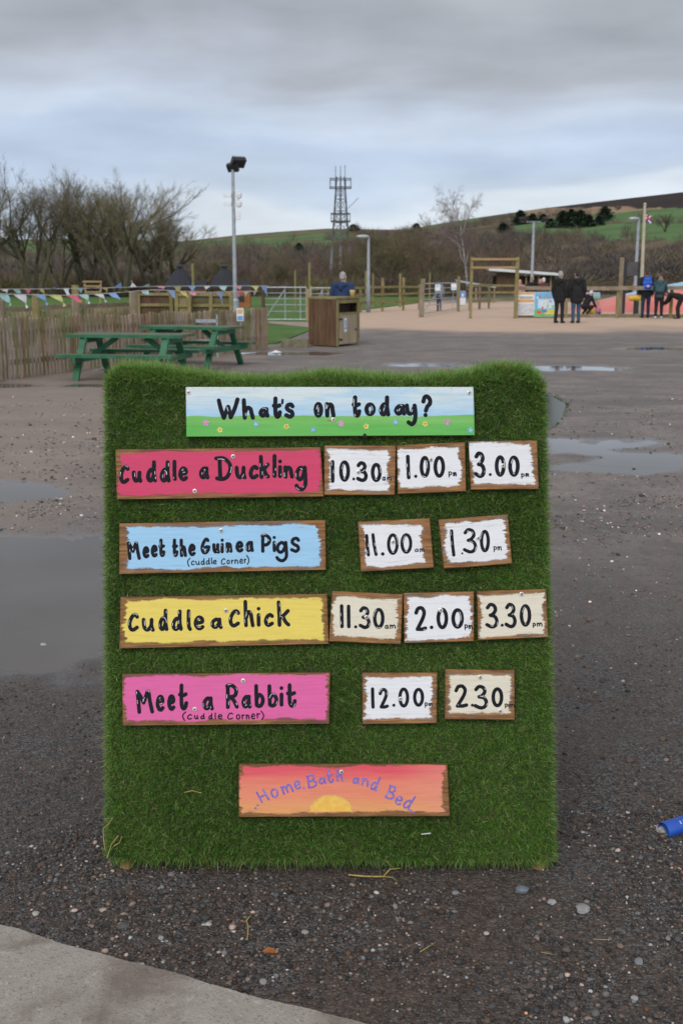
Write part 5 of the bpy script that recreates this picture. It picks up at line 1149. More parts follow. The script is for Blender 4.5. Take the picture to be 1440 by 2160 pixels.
def hut(px, Y, s, label):
    p = at(px, 600, Y); t = empty('log_hut', (p.x, Y, 0), 0, label, 'hut', 'dark roofed hexagonal huts'); OR_ = wood('orange_boards', (.40, .15, .06), (.25, .09, .035), 'x', 6); RF = mat('dark_shingle', (.032, .034, .044), (.020, .021, .027), 14, .8, .3)
    zt = at(px, 563, Y).z; ze = at(px, 607, Y).z; r_ = s; n = 8
    b = MB(); b.lathe([(r_*.82, 0), (r_*.82, ze+.05)], (0, 0, 0), n); b.build('wall', OR_, t)
    b = MB(); b.lathe([(r_*1.05, ze-.06), (r_*1.05, ze), (r_*.62, ze+(zt-ze)*.52), (r_*.24, zt-.1), (r_*.20, zt-.1)], (0, 0, 0), n); rf = b.build('roof', RF, t)
    b = MB(); b.lathe([(r_*.16, zt-.15), (r_*.16, zt+.02), (r_*.30, zt+.02), (r_*.26, zt+.09), (r_*.05, zt+.12)], (0, 0, 0), n); b.build('chimney', BLACK, rf)
    # porch to the right
    zp = at(px, 591, Y).z; x0, x1 = r_*.5, r_*1.55
    b = MB(); b.add([(x0, -.5, ze-.1), (x1, -.5, ze-.1), (x1, .5, ze-.1), (x0, .5, ze-.1), (x0, 0, zp), (x1, 0, zp)], [(0, 1, 5, 4), (3, 4, 5, 2)]); pr = b.build('porch_roof', RF, t)
    b = MB(); b.add([(x1-.02, -.45, ze-.1), (x1-.02, .45, ze-.1), (x1-.02, 0, zp-.06), (x1-.02, -.45, 0), (x1-.02, .45, 0)], [(0, 1, 2), (3, 4, 1, 0)]); b.build('gable', OR_, t)
    b = MB(); b.box(((x0+x1)/2, -.44, (ze-.1)/2), (x1-x0, .05, ze-.1)); b.build('porch_wall', OR_, t)
    b = MB(); b.box(((x0+x1)/2, -.475, ze*.45), (.32, .03, .3)); b.build('window', BLACK, t)
hut(381, 60, .88, 'dark roofed orange hut behind the bunting, the left one of two')
hut(474, 60, .86, 'dark roofed orange hut behind the tall lamp post, the right one of two')
def step_block():
    g = gp(625, 734); b = MB(); b.box((0, 0, .09), (.62, .45, .18)); o = b.build('stone_step', mat('mossy_stone', (.22, .19, .13), (.13, .12, .07), 8, .9, .3), None, False, (g.x-.05, g.y+.25, 0)); tag(o, 'low mossy stone step beside the litter bin', 'step')
    g = gp(583, 749); b = MB(); b.add([(-.12, -.05, .05), (.10, -.06, .06), (.13, .06, .05), (-.02, .09, .10), (-.12, .05, .055), (0, 0, .0)], [(0, 1, 2, 3, 4), (5, 1, 0), (5, 2, 1), (5, 3, 2), (5, 4, 3), (5, 0, 4)]); o = b.build('crumpled_paper', WHITE, None, False, (g.x, g.y, 0)); tag(o, 'crumpled white paper in the puddle by the fence end', 'paper')
step_block()

# ------------------------------------------------------------------ bunting
FC = {'t': (.42, .66, .66), 'w': (.74, .74, .76), 'b': (.24, .40, .70), 'y': (.66, .62, .22), 'r': (.66, .13, .19), 'p': (.70, .30, .40)}
FM = {k: mat('bunting_'+k, v, tuple(x*.85 for x in v), 12, .7) for k, v in FC.items()}
def bunting(label, ctrl, flags, size, seed):
    """ctrl: (px, py, distance) along the cord; flags: (px0, px1, colour, droop)"""
    rr = random.Random(seed); xs = [c[0] for c in ctrl]
    def P(px): return at(px, float(np.interp(px, xs, [c[1] for c in ctrl])), float(np.interp(px, xs, [c[2] for c in ctrl])))
    O = P(xs[0]); t = empty('bunting', O, 0, label, 'bunting', 'strings of bunting along the picket fence')
    b = MB(); b.tube([P(x)-O for x in np.linspace(xs[0], xs[-1], 40)], .008, 5); b.build('cord', mat('cord', (.62, .62, .60), None, 10, .8), t)
    for px0, px1, c, dx, dy in flags:
        a, e = P(px0)-O, P(px1)-O; Yd = P(px0).y; tip = (a+e)/2+Vector((dx/FPX*Yd, rr.uniform(-.05, .12), -dy/FPX*Yd)); vs = []; n = 6
        for i in range(n+1):
            f = i/n; l = a.lerp(tip, f); r_ = e.lerp(tip, f)
            for j in range(5):
                g = j/4; q = l.lerp(r_, g); wv = math.sin(f*3.4+g*2.2+seed+px0)*.045*f; vs.append(q+Vector((wv*.5, wv, wv*.4)))
        fs = [(i*5+j, i*5+j+1, (i+1)*5+j+1, (i+1)*5+j) for i in range(n) for j in range(4)]
        m = MB(); k = len(vs); m.add(vs+[v+Vector((0, .003, 0)) for v in vs], fs+[tuple(q+k for q in f[::-1]) for f in fs]); m.build('flag', FM[c], t, True)
bunting('lower string of pastel triangular bunting nearest the fence on the left', [(-80, 622, 17.5), (0, 620, 18.5), (140, 623, 20.5), (225, 619, 22), (330, 611, 23.5), (430, 617, 25), (545, 614, 27)],
        [(-55, -32, 'b', 8, 22), (-5, 18, 't', 12, 24), (28, 55, 'w', 16, 27), (72, 95, 'b', 16, 20), (103, 128, 'y', 20, 22), (137, 163, 'r', 22, 14), (166, 186, 't', 14, 18), (198, 217, 'w', 16, 16), (227, 244, 'b', 16, 14), (250, 274, 'y', 4, -3), (276, 292, 'r', 6, -2), (296, 314, 't', 6, 10), (322, 346, 'p', -4, 7), (350, 370, 'b', 8, 14), (378, 392, 'y', 8, 14), (396, 414, 'p', 6, 8), (417, 427, 't', 0, 6), (436, 448, 'w', 0, 6), (456, 468, 'b', 8, 24), (474, 488, 'y', 2, 8), (496, 506, 'p', 2, 11), (512, 525, 't', 0, 9), (531, 542, 'w', 0, 8)], .2, 3)
bunting('upper string of pastel triangular bunting farther back on the left', [(-80, 612, 22.5), (0, 610, 24), (120, 609, 26), (230, 607, 27.5), (330, 604, 29), (440, 603, 30.5), (565, 603, 32.5)],
        [(3, 18, 'w', 3, 8), (26, 43, 't', 4, 9), (50, 67, 'r', 4, 7), (84, 92, 'y', 2, 11), (104, 118, 'b', 6, -4), (132, 146, 'w', 6, 13), (156, 177, 't', 4, 8), (184, 201, 'r', 5, -2), (217, 227, 'y', 2, 9), (240, 258, 'b', 4, -9), (275, 288, 'w', -2, -14), (298, 316, 't', 6, -6), (330, 349, 'p', 4, 6), (365, 384, 'y', 2, 11), (395, 414, 'b', 2, 9), (427, 445, 'w', 1, 6), (460, 480, 't', 3, 10), (493, 511, 'p', 3, 9), (527, 547, 'y', 4, 9), (550, 562, 'b', 6, 20)], .2, 8)

# ------------------------------------------------------------------ lamp posts, mast, flag pole
def lamp(px, pyt, Y, r_, label, head, group='steel lamp posts'):
    p = at(px, pyt, Y); h = p.z; t = empty('lamp_post', (p.x, Y, 0), 0, label, 'lamp post', group)
    b = MB(); b.tube([(0, 0, -.05), (0, 0, 1.2), (0, 0, 1.25), (0, 0, h)], [r_*1.35, r_*1.35, r_, r_*.75], 10); b.build('pole', mat('painted_steel', (.30, .325, .355), (.22, .24, .265), 9, .5), t, True)
    def flood(x, z, s, tilt, yaw=0):
        b = MB(); rot = Euler((R(tilt), 0, R(yaw))).to_matrix(); b.box((x, 0, z), (.42*s, .14*s, .30*s), rot)
        for k in range(5): b.box(Vector((x, 0, z))+rot @ Vector(((k-2)*.08*s, .10*s, 0)), (.015*s, .07*s, .26*s), rot)
        b.cur = 1; b.box(Vector((x, 0, z))+rot @ Vector((0, -.075*s, 0)), (.36*s, .02*s, .24*s), rot); f = b.build('floodlight', [BLACK, mat('lamp_glass', (.03, .032, .036), None, 5, .4)], t)
        b = MB(); b.tube([(x*.2, 0, h-.03), (x, 0, z-.10*s)], .025*s, 6); b.build('bracket', GALVD, f)
    if head == 'flood':
        flood(.15, h+.17, .95, 48, 28); flood(.0, h+.03, .75, 40, -20)
        for z, s in ((at(px, 411, Y).z, 1), (at(px, 429, Y).z, .9)):
            b = MB(); b.tube([(-.05, 0, z+.10), (.16, 0, z+.10), (.16, 0, z+.05)], .02, 6); b.lathe([(.02, z-.11), (.07, z-.085), (.085, z-.02), (.085, z+.04), (.04, z+.06)], (.16, -.02, 0), 12); b.box((-.16, -.04, z-.02), (.22, .10, .09)); c = b.build('camera', WHITE, t)
        zb = at(px, 455, Y).z; b = MB(); b.box((.12, 0, zb), (.13, .12, .22)); b.build('control_box', WHITE, t)
        zj = at(px, 645, Y).z; b = MB(); b.lathe([(r_*1.3, zj-.25), (r_*1.8, zj-.2), (r_*1.8, zj+.15), (r_*1.3, zj+.2)], (0, 0, 0), 10); b.build('collar', GALV, t)
    elif head == 'lantern':
        b = MB(); b.bar((0, 0, h), (-.22, 0, h+.03), .07, .05); b.ell((-.26, -.05, h+.02), (.30, .16, .09), 14, 8); b.build('lantern', GALV, t)
    elif head == 'twin':
        b = MB(); b.bar((-.55, 0, h), (.55, 0, h), .06, .06); b.build('crossarm', GALVD, t)
        flood(-.55, h+.10, .8, 40, -35); flood(.55, h+.10, .8, 40, 35)
    return t
lamp(491, 356, 33, .058, 'tall lamp post with black floodlights and white cameras behind the picnic tables', 'flood')
lamp(777, 500, 52, .075, 'short street lamp post with a small pale lantern behind the bin', 'lantern')
lamp(1125, 468, 58, .085, 'lamp post with twin black floodlights above the white shed roof', 'twin')
lamp(1346, 462, 60, .09, 'plain grey lamp post close beside the flag pole on the right', 'lantern')
def flag_pole():
    Y = 47.5; p0, p1 = at(1352, 600, Y), at(1359, 433, Y); t = empty('flag_pole', (p0.x, Y, 0), 0, 'tall cream wooden flag pole behind the man with the blue rucksack', 'flag pole'); d = p1-p0; k = p1.z/(p1.z-p0.z); base = Vector((p1.x-d.x*k-p0.x, 0, 0)); tip = Vector((p1.x-p0.x, 0, p1.z))
    b = MB(); b.tube([base, tip], [.085, .055], 10); b.lathe([(.05, p1.z), (.07, p1.z+.05), (.02, p1.z+.1)], (tip.x, 0, 0), 10); b.build('pole', mat('cream_pole', (.48, .45, .34), (.38, .35, .26), 3, .6), t)
    za, zb = at(1359, 447, Y).z, at(1359, 463, Y).z; q = at(1373, 455, Y).x-p0.x; x0 = tip.x-.02; f = MB(); n, m = 10, 8; vs = []
    for i in range(n+1):
        for j in range(m+1): u, v = i/n, j/m; vs.append((x0+(q-x0)*u*1.0, .05*math.sin(u*9+v*2), za+(zb-za)*v-.16*u+.02*math.sin(u*7)))
    k = len(vs); fs = [(i*(m+1)+j, i*(m+1)+j+1, (i+1)*(m+1)+j+1, (i+1)*(m+1)+j) for i in range(n) for j in range(m)]
    f.add(vs, fs); cols = []
    for i in range(n):
        for j in range(m):
            u, v = (i+.5)/n-.5, (j+.5)/m-.5
            cols.append(1 if min(abs(u), abs(v)) < .10 else 2 if abs(abs(u)-abs(v)) < .13 else 0)
    f.m = cols; o = f.build('flag', [mat('flag_blue', (.05, .08, .28), None, 9, .7), mat('flag_red', (.55, .05, .06), None, 9, .7), WHITE], t, True)
flag_pole()
def mast():
    Y = 170.0; S_ = Y/FPX; p = at(718, 600, Y); t = empty('lattice_mast', (p.x, Y, 0), 0, 'tall dark lattice mast with two square platforms rising behind the man', 'mast'); z = lambda py: at(718, py, Y).z
    ST = mat('mast_steel', (.12, .132, .148), None, 3, .6); zt, z1, z2, zb = z(372), z(394), z(520), z(602)
    def r_at(py): return np.interp(py, [372, 394, 520, 602], [9, 12, 20, 24])*S_*1.0
    ang = [R(-90), R(30), R(150)]
    def leg(k, py): return Vector((math.cos(ang[k])*r_at(py), math.sin(ang[k])*r_at(py), z(py)))
    for k in range(3):
        b = MB(); b.tube([leg(k, 372), leg(k, 520)], [.11, .14], 6); b.build('leg', ST, t); b = MB(); b.tube([leg(k, 520), Vector((leg(k, 602).x, leg(k, 602).y, -.2))], [.20, .25], 8); b.build('leg_base', mat('pale_leg', (.24, .25, .27), None, 3, .6), t)
    b = MB(); lv = [394, 420, 445, 470, 495, 520]
    for a, c in zip(lv[:-1], lv[1:]):
        for k in range(3):
            j = (k+1) % 3; b.tube([leg(k, a), leg(j, a)], .06, 4); b.tube([leg(k, a), leg(j, c)], .042, 4); b.tube([leg(j, a), leg(k, c)], .042, 4)
    b.build('lattice', ST, t)
    for pt, pb, hw in ((378, 396, 21), (451, 467, 19)):
        w = hw*S_; b = MB()
        for q in (pt, pb):
            c = [Vector((sx*w, sy*w, z(q))) for sx, sy in ((-1, -1), (1, -1), (1, 1), (-1, 1))]
            for k in range(4): b.tube([c[k], c[(k+1) % 4]], .10 if q == pb else .09, 4)
        for sx in (-1, -.5, .5, 1):
            for sy in (-1, 1): b.tube([(sx*w, sy*w, z(pt)), (sx*w, sy*w, z(pb))], .07, 4)
        for sx in (-.5, 0, .5): b.tube([(sx*w, -w, z(pb)), (sx*w, w, z(pb))], .06, 4)
        b.build('platform', ST, t)
    for dx, py in ((-10, 350), (0, 350), (9, 348)):
        b = MB(); b.tube([(dx*S_, 0, z(396)), (dx*S_, 0, z(py))], .045, 5); b.build('antenna', ST, t)
    b = MB(); b.tube([(r_at(440), 0, z(440)), (r_at(440)+22*S_, 0, z(417))], .05, 4); b.build('boom', ST, t)
mast()

# ------------------------------------------------------------------ shed, low pen roof, panel, jumping pillow
def shed():
    Y = 98.0; x = lambda px: at(px, 600, Y).x; z = lambda py: at(720, py, Y).z; p = at(1105, 600, Y); t = empty('open_shed', (p.x, Y, 0), 0, 'low dark open fronted shed with a sloping white roof', 'shed'); X = lambda px: x(px)-p.x
    WR = mat('white_roof_sheet', (.72, .73, .72), (.60, .61, .60), 3, .5)
    b = MB(); b.add([(X(1028), -.6, z(567)), (X(1184), -.6, z(578)), (X(1184), 3.6, z(575)), (X(1034), 3.6, z(564)), (X(1028), -.6, z(571)), (X(1184), -.6, z(582)), (X(1184), 3.6, z(579)), (X(1034), 3.6, z(568))], [(0, 1, 2, 3), (7, 6, 5, 4), (0, 4, 5, 1), (1, 5, 6, 2), (2, 6, 7, 3), (3, 7, 4, 0)]); b.build('roof', WR, t)
    b = MB(); n = 12
    for k in range(n): b.box(((X(1046)+X(1086))/2, 0, .08+k*z(574)/n), (X(1086)-X(1046), .04+(k % 2)*.01, z(574)/n-.012))
    b.build('end_wall', DARKW, t); b = MB(); b.box(((X(1046)+X(1180))/2, 2.4, z(582)/2), (X(1180)-X(1046), .06, z(582))); b.build('back_wall', DARKW, t)
    for px in (1108, 1134, 1160, 1180):
        b = MB(); b.box((X(px), -.1, z(580)/2), (.10, .10, z(580))); b.build('post', TIMBER, t)
shed()
def pen_roof():
    Y = 70.0; a, c = at(962, 591, Y), at(1046, 605, Y); t = empty('pen_roof', ((a.x+c.x)/2, Y, 0), 0, 'low sloping corrugated steel pen roof seen through the goal frame', 'pen'); b = MB(); n = 40; w = c.x-a.x; vs = []
    for i in range(n+1):
        u = i/n; x = -w/2+w*u; zz = a.z+(c.z-a.z)*u+.012*math.cos(i*math.pi)
        vs += [(x, 0, zz-.04), (x, 1.8, zz+.05), (x, 0, zz-.08), (x, 1.8, zz+.01)]
    b.add(vs, [(i*4, i*4+4, i*4+5, i*4+1) for i in range(n)]+[(i*4+2, i*4+3, i*4+7, i*4+6) for i in range(n)]+[(i*4, i*4+2, i*4+6, i*4+4) for i in range(n)]); b.build('roof', GALV, t)
    for x in (-w/2+.1, 0, w/2-.1):
        b = MB(); b.box((x, .1, .45), (.09, .09, .9)); b.build('post', TIMBER, t)
pen_roof()
def dark_panel():
    Y = 50.0; a, c = at(1318, 552, Y), at(1347, 582, Y); w = c.x-a.x; t = empty('display_board', ((a.x+c.x)/2, Y, 0), 0, 'dark framed grey board on two black posts left of the flag pole', 'board'); 
    for s in (-1, 1): b = MB(); b.box((s*w/2, 0, a.z/2), (.13, .11, a.z)); b.build('post', BLACK, t)
    b = MB(); b.box((0, 0, (a.z+c.z)/2), (w-.13, .05, a.z-c.z)); b.build('panel', mat('dull_panel', (.085, .078, .082), None, 4, .6), t)
dark_panel()
def pillow():
    Y0 = 51.5; c = at(1700, 665, Y0); t = NT('inflated_pvc'); o = t.obj(); s = t.n('ShaderNodeSeparateXYZ'); t.L.new(o, s.inputs[0])
    n = t.noise(o, .8, 3); f = t.math('ADD', s.outputs[2], t.math('MULTIPLY', t.math('SUBTRACT', n, .5), .05)); f = t.math('SUBTRACT', f, t.math('MULTIPLY', s.outputs[0], .12))
    pink = t.mix(t.step(t.noise(o, .35, 3), .35, .65), (.60, .15, .13), (.68, .22, .18))
    t.fin(t.mix(t.step(f, 1.60, 1.62), pink, (.32, .55, .72)), .42, .4)
    b = MB(); n_, m_ = 64, 16; vs = []; hx, hy, hz = 10.2, 5.0, 1.85
    for i in range(m_+1):
        ph = math.pi/2*i/m_; cr = math.cos(ph)**.9 if i < m_ else 0.0
        for j in range(n_):
            a = 2*math.pi*j/n_; k = 1+.012*math.cos(j*8); rho = 1-i/m_; vs.append((hx*rho*math.cos(a)*k, hy*rho*math.sin(a), hz*(1-rho**1.6)*(1+.012*math.cos(a*16)*rho)-.02))
    b.add(vs, [(i*n_+j, i*n_+(j+1) % n_, (i+1)*n_+(j+1) % n_, (i+1)*n_+j) for i in range(m_) for j in range(n_)]); ob = b.build('jumping_pillow', t.m, None, True, (c.x, Y0+3.6, 0)); tag(ob, 'large coral red and pale blue inflated jumping pillow on the sand', 'jumping pillow')
    b = MB(); a = at(1090, 666, 45.9); e = at(1640, 666, 45.3); b.bar(Vector((a.x, 45.9, .06)), Vector((e.x, 45.3, .06)), .16, .14); tag(b.build('timber_edging', TIMBERX), 'long low timber edging beam along the front of the sand pit', 'edging')
pillow()

# ------------------------------------------------------------------ people
def solid(name, mb, mats, parent, loc=None, voxel=.016, paint=None, smooth_it=3):
    """union of tapered limbs -> one continuous surface"""
    tmp = mb.build(name+'_tmp', [], None); m = tmp.modifiers.new('r', 'REMESH'); m.mode = 'VOXEL'; m.voxel_size = voxel
    s = tmp.modifiers.new('s', 'SMOOTH'); s.factor = .5; s.iterations = smooth_it
    dg = bpy.context.evaluated_depsgraph_get(); me = bpy.data.meshes.new_from_object(tmp.evaluated_get(dg), depsgraph=dg)
    bpy.data.objects.remove(tmp); me.name = name; me.materials.clear()
    for q in (mats if isinstance(mats, (list, tuple)) else [mats]): me.materials.append(q)
    n = len(me.polygons); me.polygons.foreach_set('use_smooth', [True]*n)
    if paint: me.polygons.foreach_set('material_index', [paint(p.center) for p in me.polygons])
    o = bpy.data.objects.new(name, me); COL.objects.link(o)
    if parent: o.parent = parent
    if loc is not None: o.location = loc
    return o
def cloth(c, n): return mat('cloth_'+n, c, tuple(x*.7 for x in c), 14, .85, .15)
def person(px, py, Y=None, ptop=573, label='', face=0, pose='stand', coat=(.02, .02, .022), legs=(.03, .04, .07), hair=(.3, .29, .28), long_coat=0.0, shoes=(.015, .015, .015), sole=None, hairstyle='short', hood=None, child=False, girth=1.0, height=None, arms=None):
    g = gp(px, py) if Y is None else Vector((at(px, 600, Y).x, Y, 0)); Y = g.y
    hgt = height or at(px, ptop, Y).z
    k = hgt/1.76 if pose in ('stand', 'stride', 'hands') else (height or 1.7)/1.76
    J = {}; V = Vector
    st = {'stand': .03, 'stride': .14, 'hands': .03, 'lean': .05}.get(pose, .02)
    J['hip'] = V((0, 0, .93)); tilt = {'lean': 34, 'bend': 74, 'crouch': 30, 'sit': 12}.get(pose, 2)
    drop = {'crouch': .50, 'sit': .82}.get(pose, 0); back = {'bend': -.12, 'lean': -.10}.get(pose, 0)
    M = Matrix.Rotation(R(-tilt), 3, 'X'); hip = V((0, back, .93-drop))
    def U(x, y, z): return hip+M @ V((x, y, z-.93))
    L = {}
    for s in (-1, 1):
        h = hip+V((s*.095, 0, -.02))
        if pose == 'crouch': kn, an = V((s*.16, .36, .44)), V((s*.13, .02, .09))
        elif pose == 'sit': kn, an = V((s*.13, .40, .20)), V((s*.14, .74, .09))
        elif pose == 'bend': kn, an = V((s*.11, .02, .49)), V((s*.12, -.02, .09))
        else: kn, an = V((s*.10, s*st*.5+.03, .49)), V((s*.11, s*st, .09))
        sh = U(s*.185*girth, -.01, 1.43)
        if pose == 'lean': el, wr = sh+V((s*.05, .20, -.26)), sh+V((-s*.06, .42, -.30))
        elif pose in ('bend', 'crouch', 'sit'): el, wr = sh+V((s*.07, .10, -.27)), sh+V((s*.03, .26, -.44))
        elif pose == 'hands': el, wr = U(s*.27*girth, -.07, 1.15), U(s*.15, .14, 1.05)
        else: el, wr = U(s*.255*girth, -.03, 1.14), U(s*.245*girth, .05, .89)
        L[s] = (h, kn, an, sh, el, wr)
    hd = U(0, .02, 1.63); nk = U(0, 0, 1.47); rot = M if pose not in ('bend',) else Matrix.Rotation(R(-40), 3, 'X')
    if pose == 'lean': rot = Matrix.Rotation(R(-14), 3, 'X')
    S = lambda v: v*k
    b = MB(); cp = lambda a, c, ra, rb: b.caps(S(a), S(c), ra*k, rb*k)
    def torso(gr):
        cp(hip+V((-.05, 0, 0)), hip+V((.05, 0, 0)), .125*gr, .125*gr); cp(U(0, 0, .98), U(0, 0, 1.12), .135*gr, .14*gr)
        cp(U(-.06, 0, 1.12), U(-.08, 0, 1.36), .115*gr, .105*gr); cp(U(.06, 0, 1.12), U(.08, 0, 1.36), .115*gr, .105*gr); cp(U(-.12*gr, -.01, 1.41), U(.12*gr, -.01, 1.41), .075*gr, .075*gr)
    # body: skin, one continuous mesh
    torso(.9*girth); cp(nk-M @ V((0, 0, .08)), hd-M @ V((0, 0, .05)), .062, .056)
    b.ell(S(hd+rot @ V((0, .005, .03))), (.076*k, .096*k, .105*k), 14, 10, rot); b.ell(S(hd+rot @ V((0, .03, -.055))), (.056*k, .070*k, .062*k), 12, 8, rot)
    b.ell(S(hd+rot @ V((0, .105, -.005))), (.015*k, .024*k, .026*k), 8, 6, rot); b.ell(S(hd+rot @ V((0, .092, -.055))), (.026*k, .014*k, .012*k), 8, 6, rot)
    for s in (-1, 1):
        b.ell(S(hd+rot @ V((s*.080, -.005, .0))), (.016*k, .024*k, .034*k), 8, 6, rot); h, kn, an, sh, el, wr = L[s]
        cp(h, kn, .082, .055); cp(kn, an, .055, .038); cp(an, an+V((0, .14, -.035)), .042, .032); cp(sh, el, .05, .04); cp(el, wr, .04, .028)
        dn = (wr-el).normalized(); side = V((0, 1, 0))-dn*dn.y
        side = side.normalized() if side.length > .1 else V((1, 0, 0)); pal = wr+dn*.05
        cp(wr, pal+dn*.02, .030, .034); nrm = dn.cross(side)
        for f in range(4):
            o_ = side*(f-1.5)*.019; L_ = (.060, .075, .070, .055)[3-f]; m1 = pal+o_+dn*.045; cp(pal+o_+dn*.02, m1, .0105, .010); cp(m1, m1+dn*L_*.55-nrm*s*.012, .010, .008)
        cp(wr+dn*.02+side*.03, wr+dn*.075+side*.058, .013, .010)
    o = solid('person', b, [SKIN], None, (g.x, g.y, 0), .0115*max(k, .8), None, 2); o.rotation_euler = (0, 0, R(face)); tag(o, label, 'person')
    # clothes
    b = MB(); cp = lambda a, c, ra, rb: b.caps(S(a), S(c), ra*k, rb*k); torso(1.12*girth)
    if long_coat: cp(hip+V((-.07, 0, .05)), hip+V((-.09, 0, -long_coat)), .14*girth, .125*girth); cp(hip+V((.07, 0, .05)), hip+V((.09, 0, -long_coat)), .14*girth, .125*girth); cp(hip+V((-.08, 0, -long_coat)), hip+V((.08, 0, -long_coat)), .13*girth, .13*girth)
    for s in (-1, 1): h, kn, an, sh, el, wr = L[s]; cp(sh, el, .078*girth, .064); cp(el, wr, .064, .052)
    cp(nk-M @ V((0, 0, .06)), nk+M @ V((0, 0, .005)), .088, .074)
    if hood: cp(U(-.08, -.11, 1.44), U(.08, -.11, 1.44), .075, .075); cp(U(0, -.12, 1.36), U(0, -.12, 1.44), .07, .07)
    c_ = solid('coat', b, cloth(coat, '%d_%d_%d' % tuple(int(q*999) for q in coat)), o)
    b = MB(); cp = lambda a, c, ra, rb: b.caps(S(a), S(c), ra*k, rb*k); cp(hip+V((-.06, -.01, .03)), hip+V((.06, -.01, .03)), .132, .132)
    for s in (-1, 1): h, kn, an, *_ = L[s]; cp(h, kn, .105, .072); cp(kn, an+V((0, 0, .02)), .072, .058)
    solid('trousers', b, cloth(legs, '%d_%d_%d' % tuple(int(q*999) for q in legs)), o)
    for s in (-1, 1):
        an = L[s][2]; b = MB(); cp = lambda a, c, ra, rb: b.caps(S(a), S(c), ra*k, rb*k); cp(an+V((0, -.03, -.035)), an+V((0, .15, -.045)), .052, .044); cp(an, an+V((0, 0, -.03)), .05, .052)
        for i, q in enumerate(b.v): b.v[i] = (q[0], q[1], max(q[2], .004)) if pose != 'crouch' else q
        solid('shoe', b, [cloth(shoes, 'shoe_%d' % int(shoes[0]*999))], o)
    b = MB()
    if hairstyle != 'none':
        b.ell(S(hd+rot @ V((0, -.018, .052))), (.082*k, .098*k, .098*k), 14, 10, rot); b.ell(S(hd+rot @ V((0, -.055, -.005))), (.074*k, .058*k, .075*k), 12, 8, rot)
        if hairstyle == 'long': b.ell(S(hd+rot @ V((0, -.06, -.09))), (.10*k, .06*k, .14*k), 12, 8, rot)
        if hairstyle == 'balding':
            b = MB(); b.ell(S(hd+rot @ V((0, -.030, -.005))), (.086*k, .088*k, .060*k), 12, 8, rot)
        hm = mat('hair_%d_%d' % (int(hair[0]*999), int(hair[2]*999)), hair, tuple(x*.6 for x in hair), 40, .7)
        solid('hair', b, hm, o, None, .014)
    for s in (-1, 1):
        b = MB(); b.ell(S(hd+rot @ V((s*.030, .094, .022))), (.011*k, .007*k, .008*k), 8, 6, rot); b.build('eye', BLACK, o, True)
    return o, k, U, hd, rot, c_
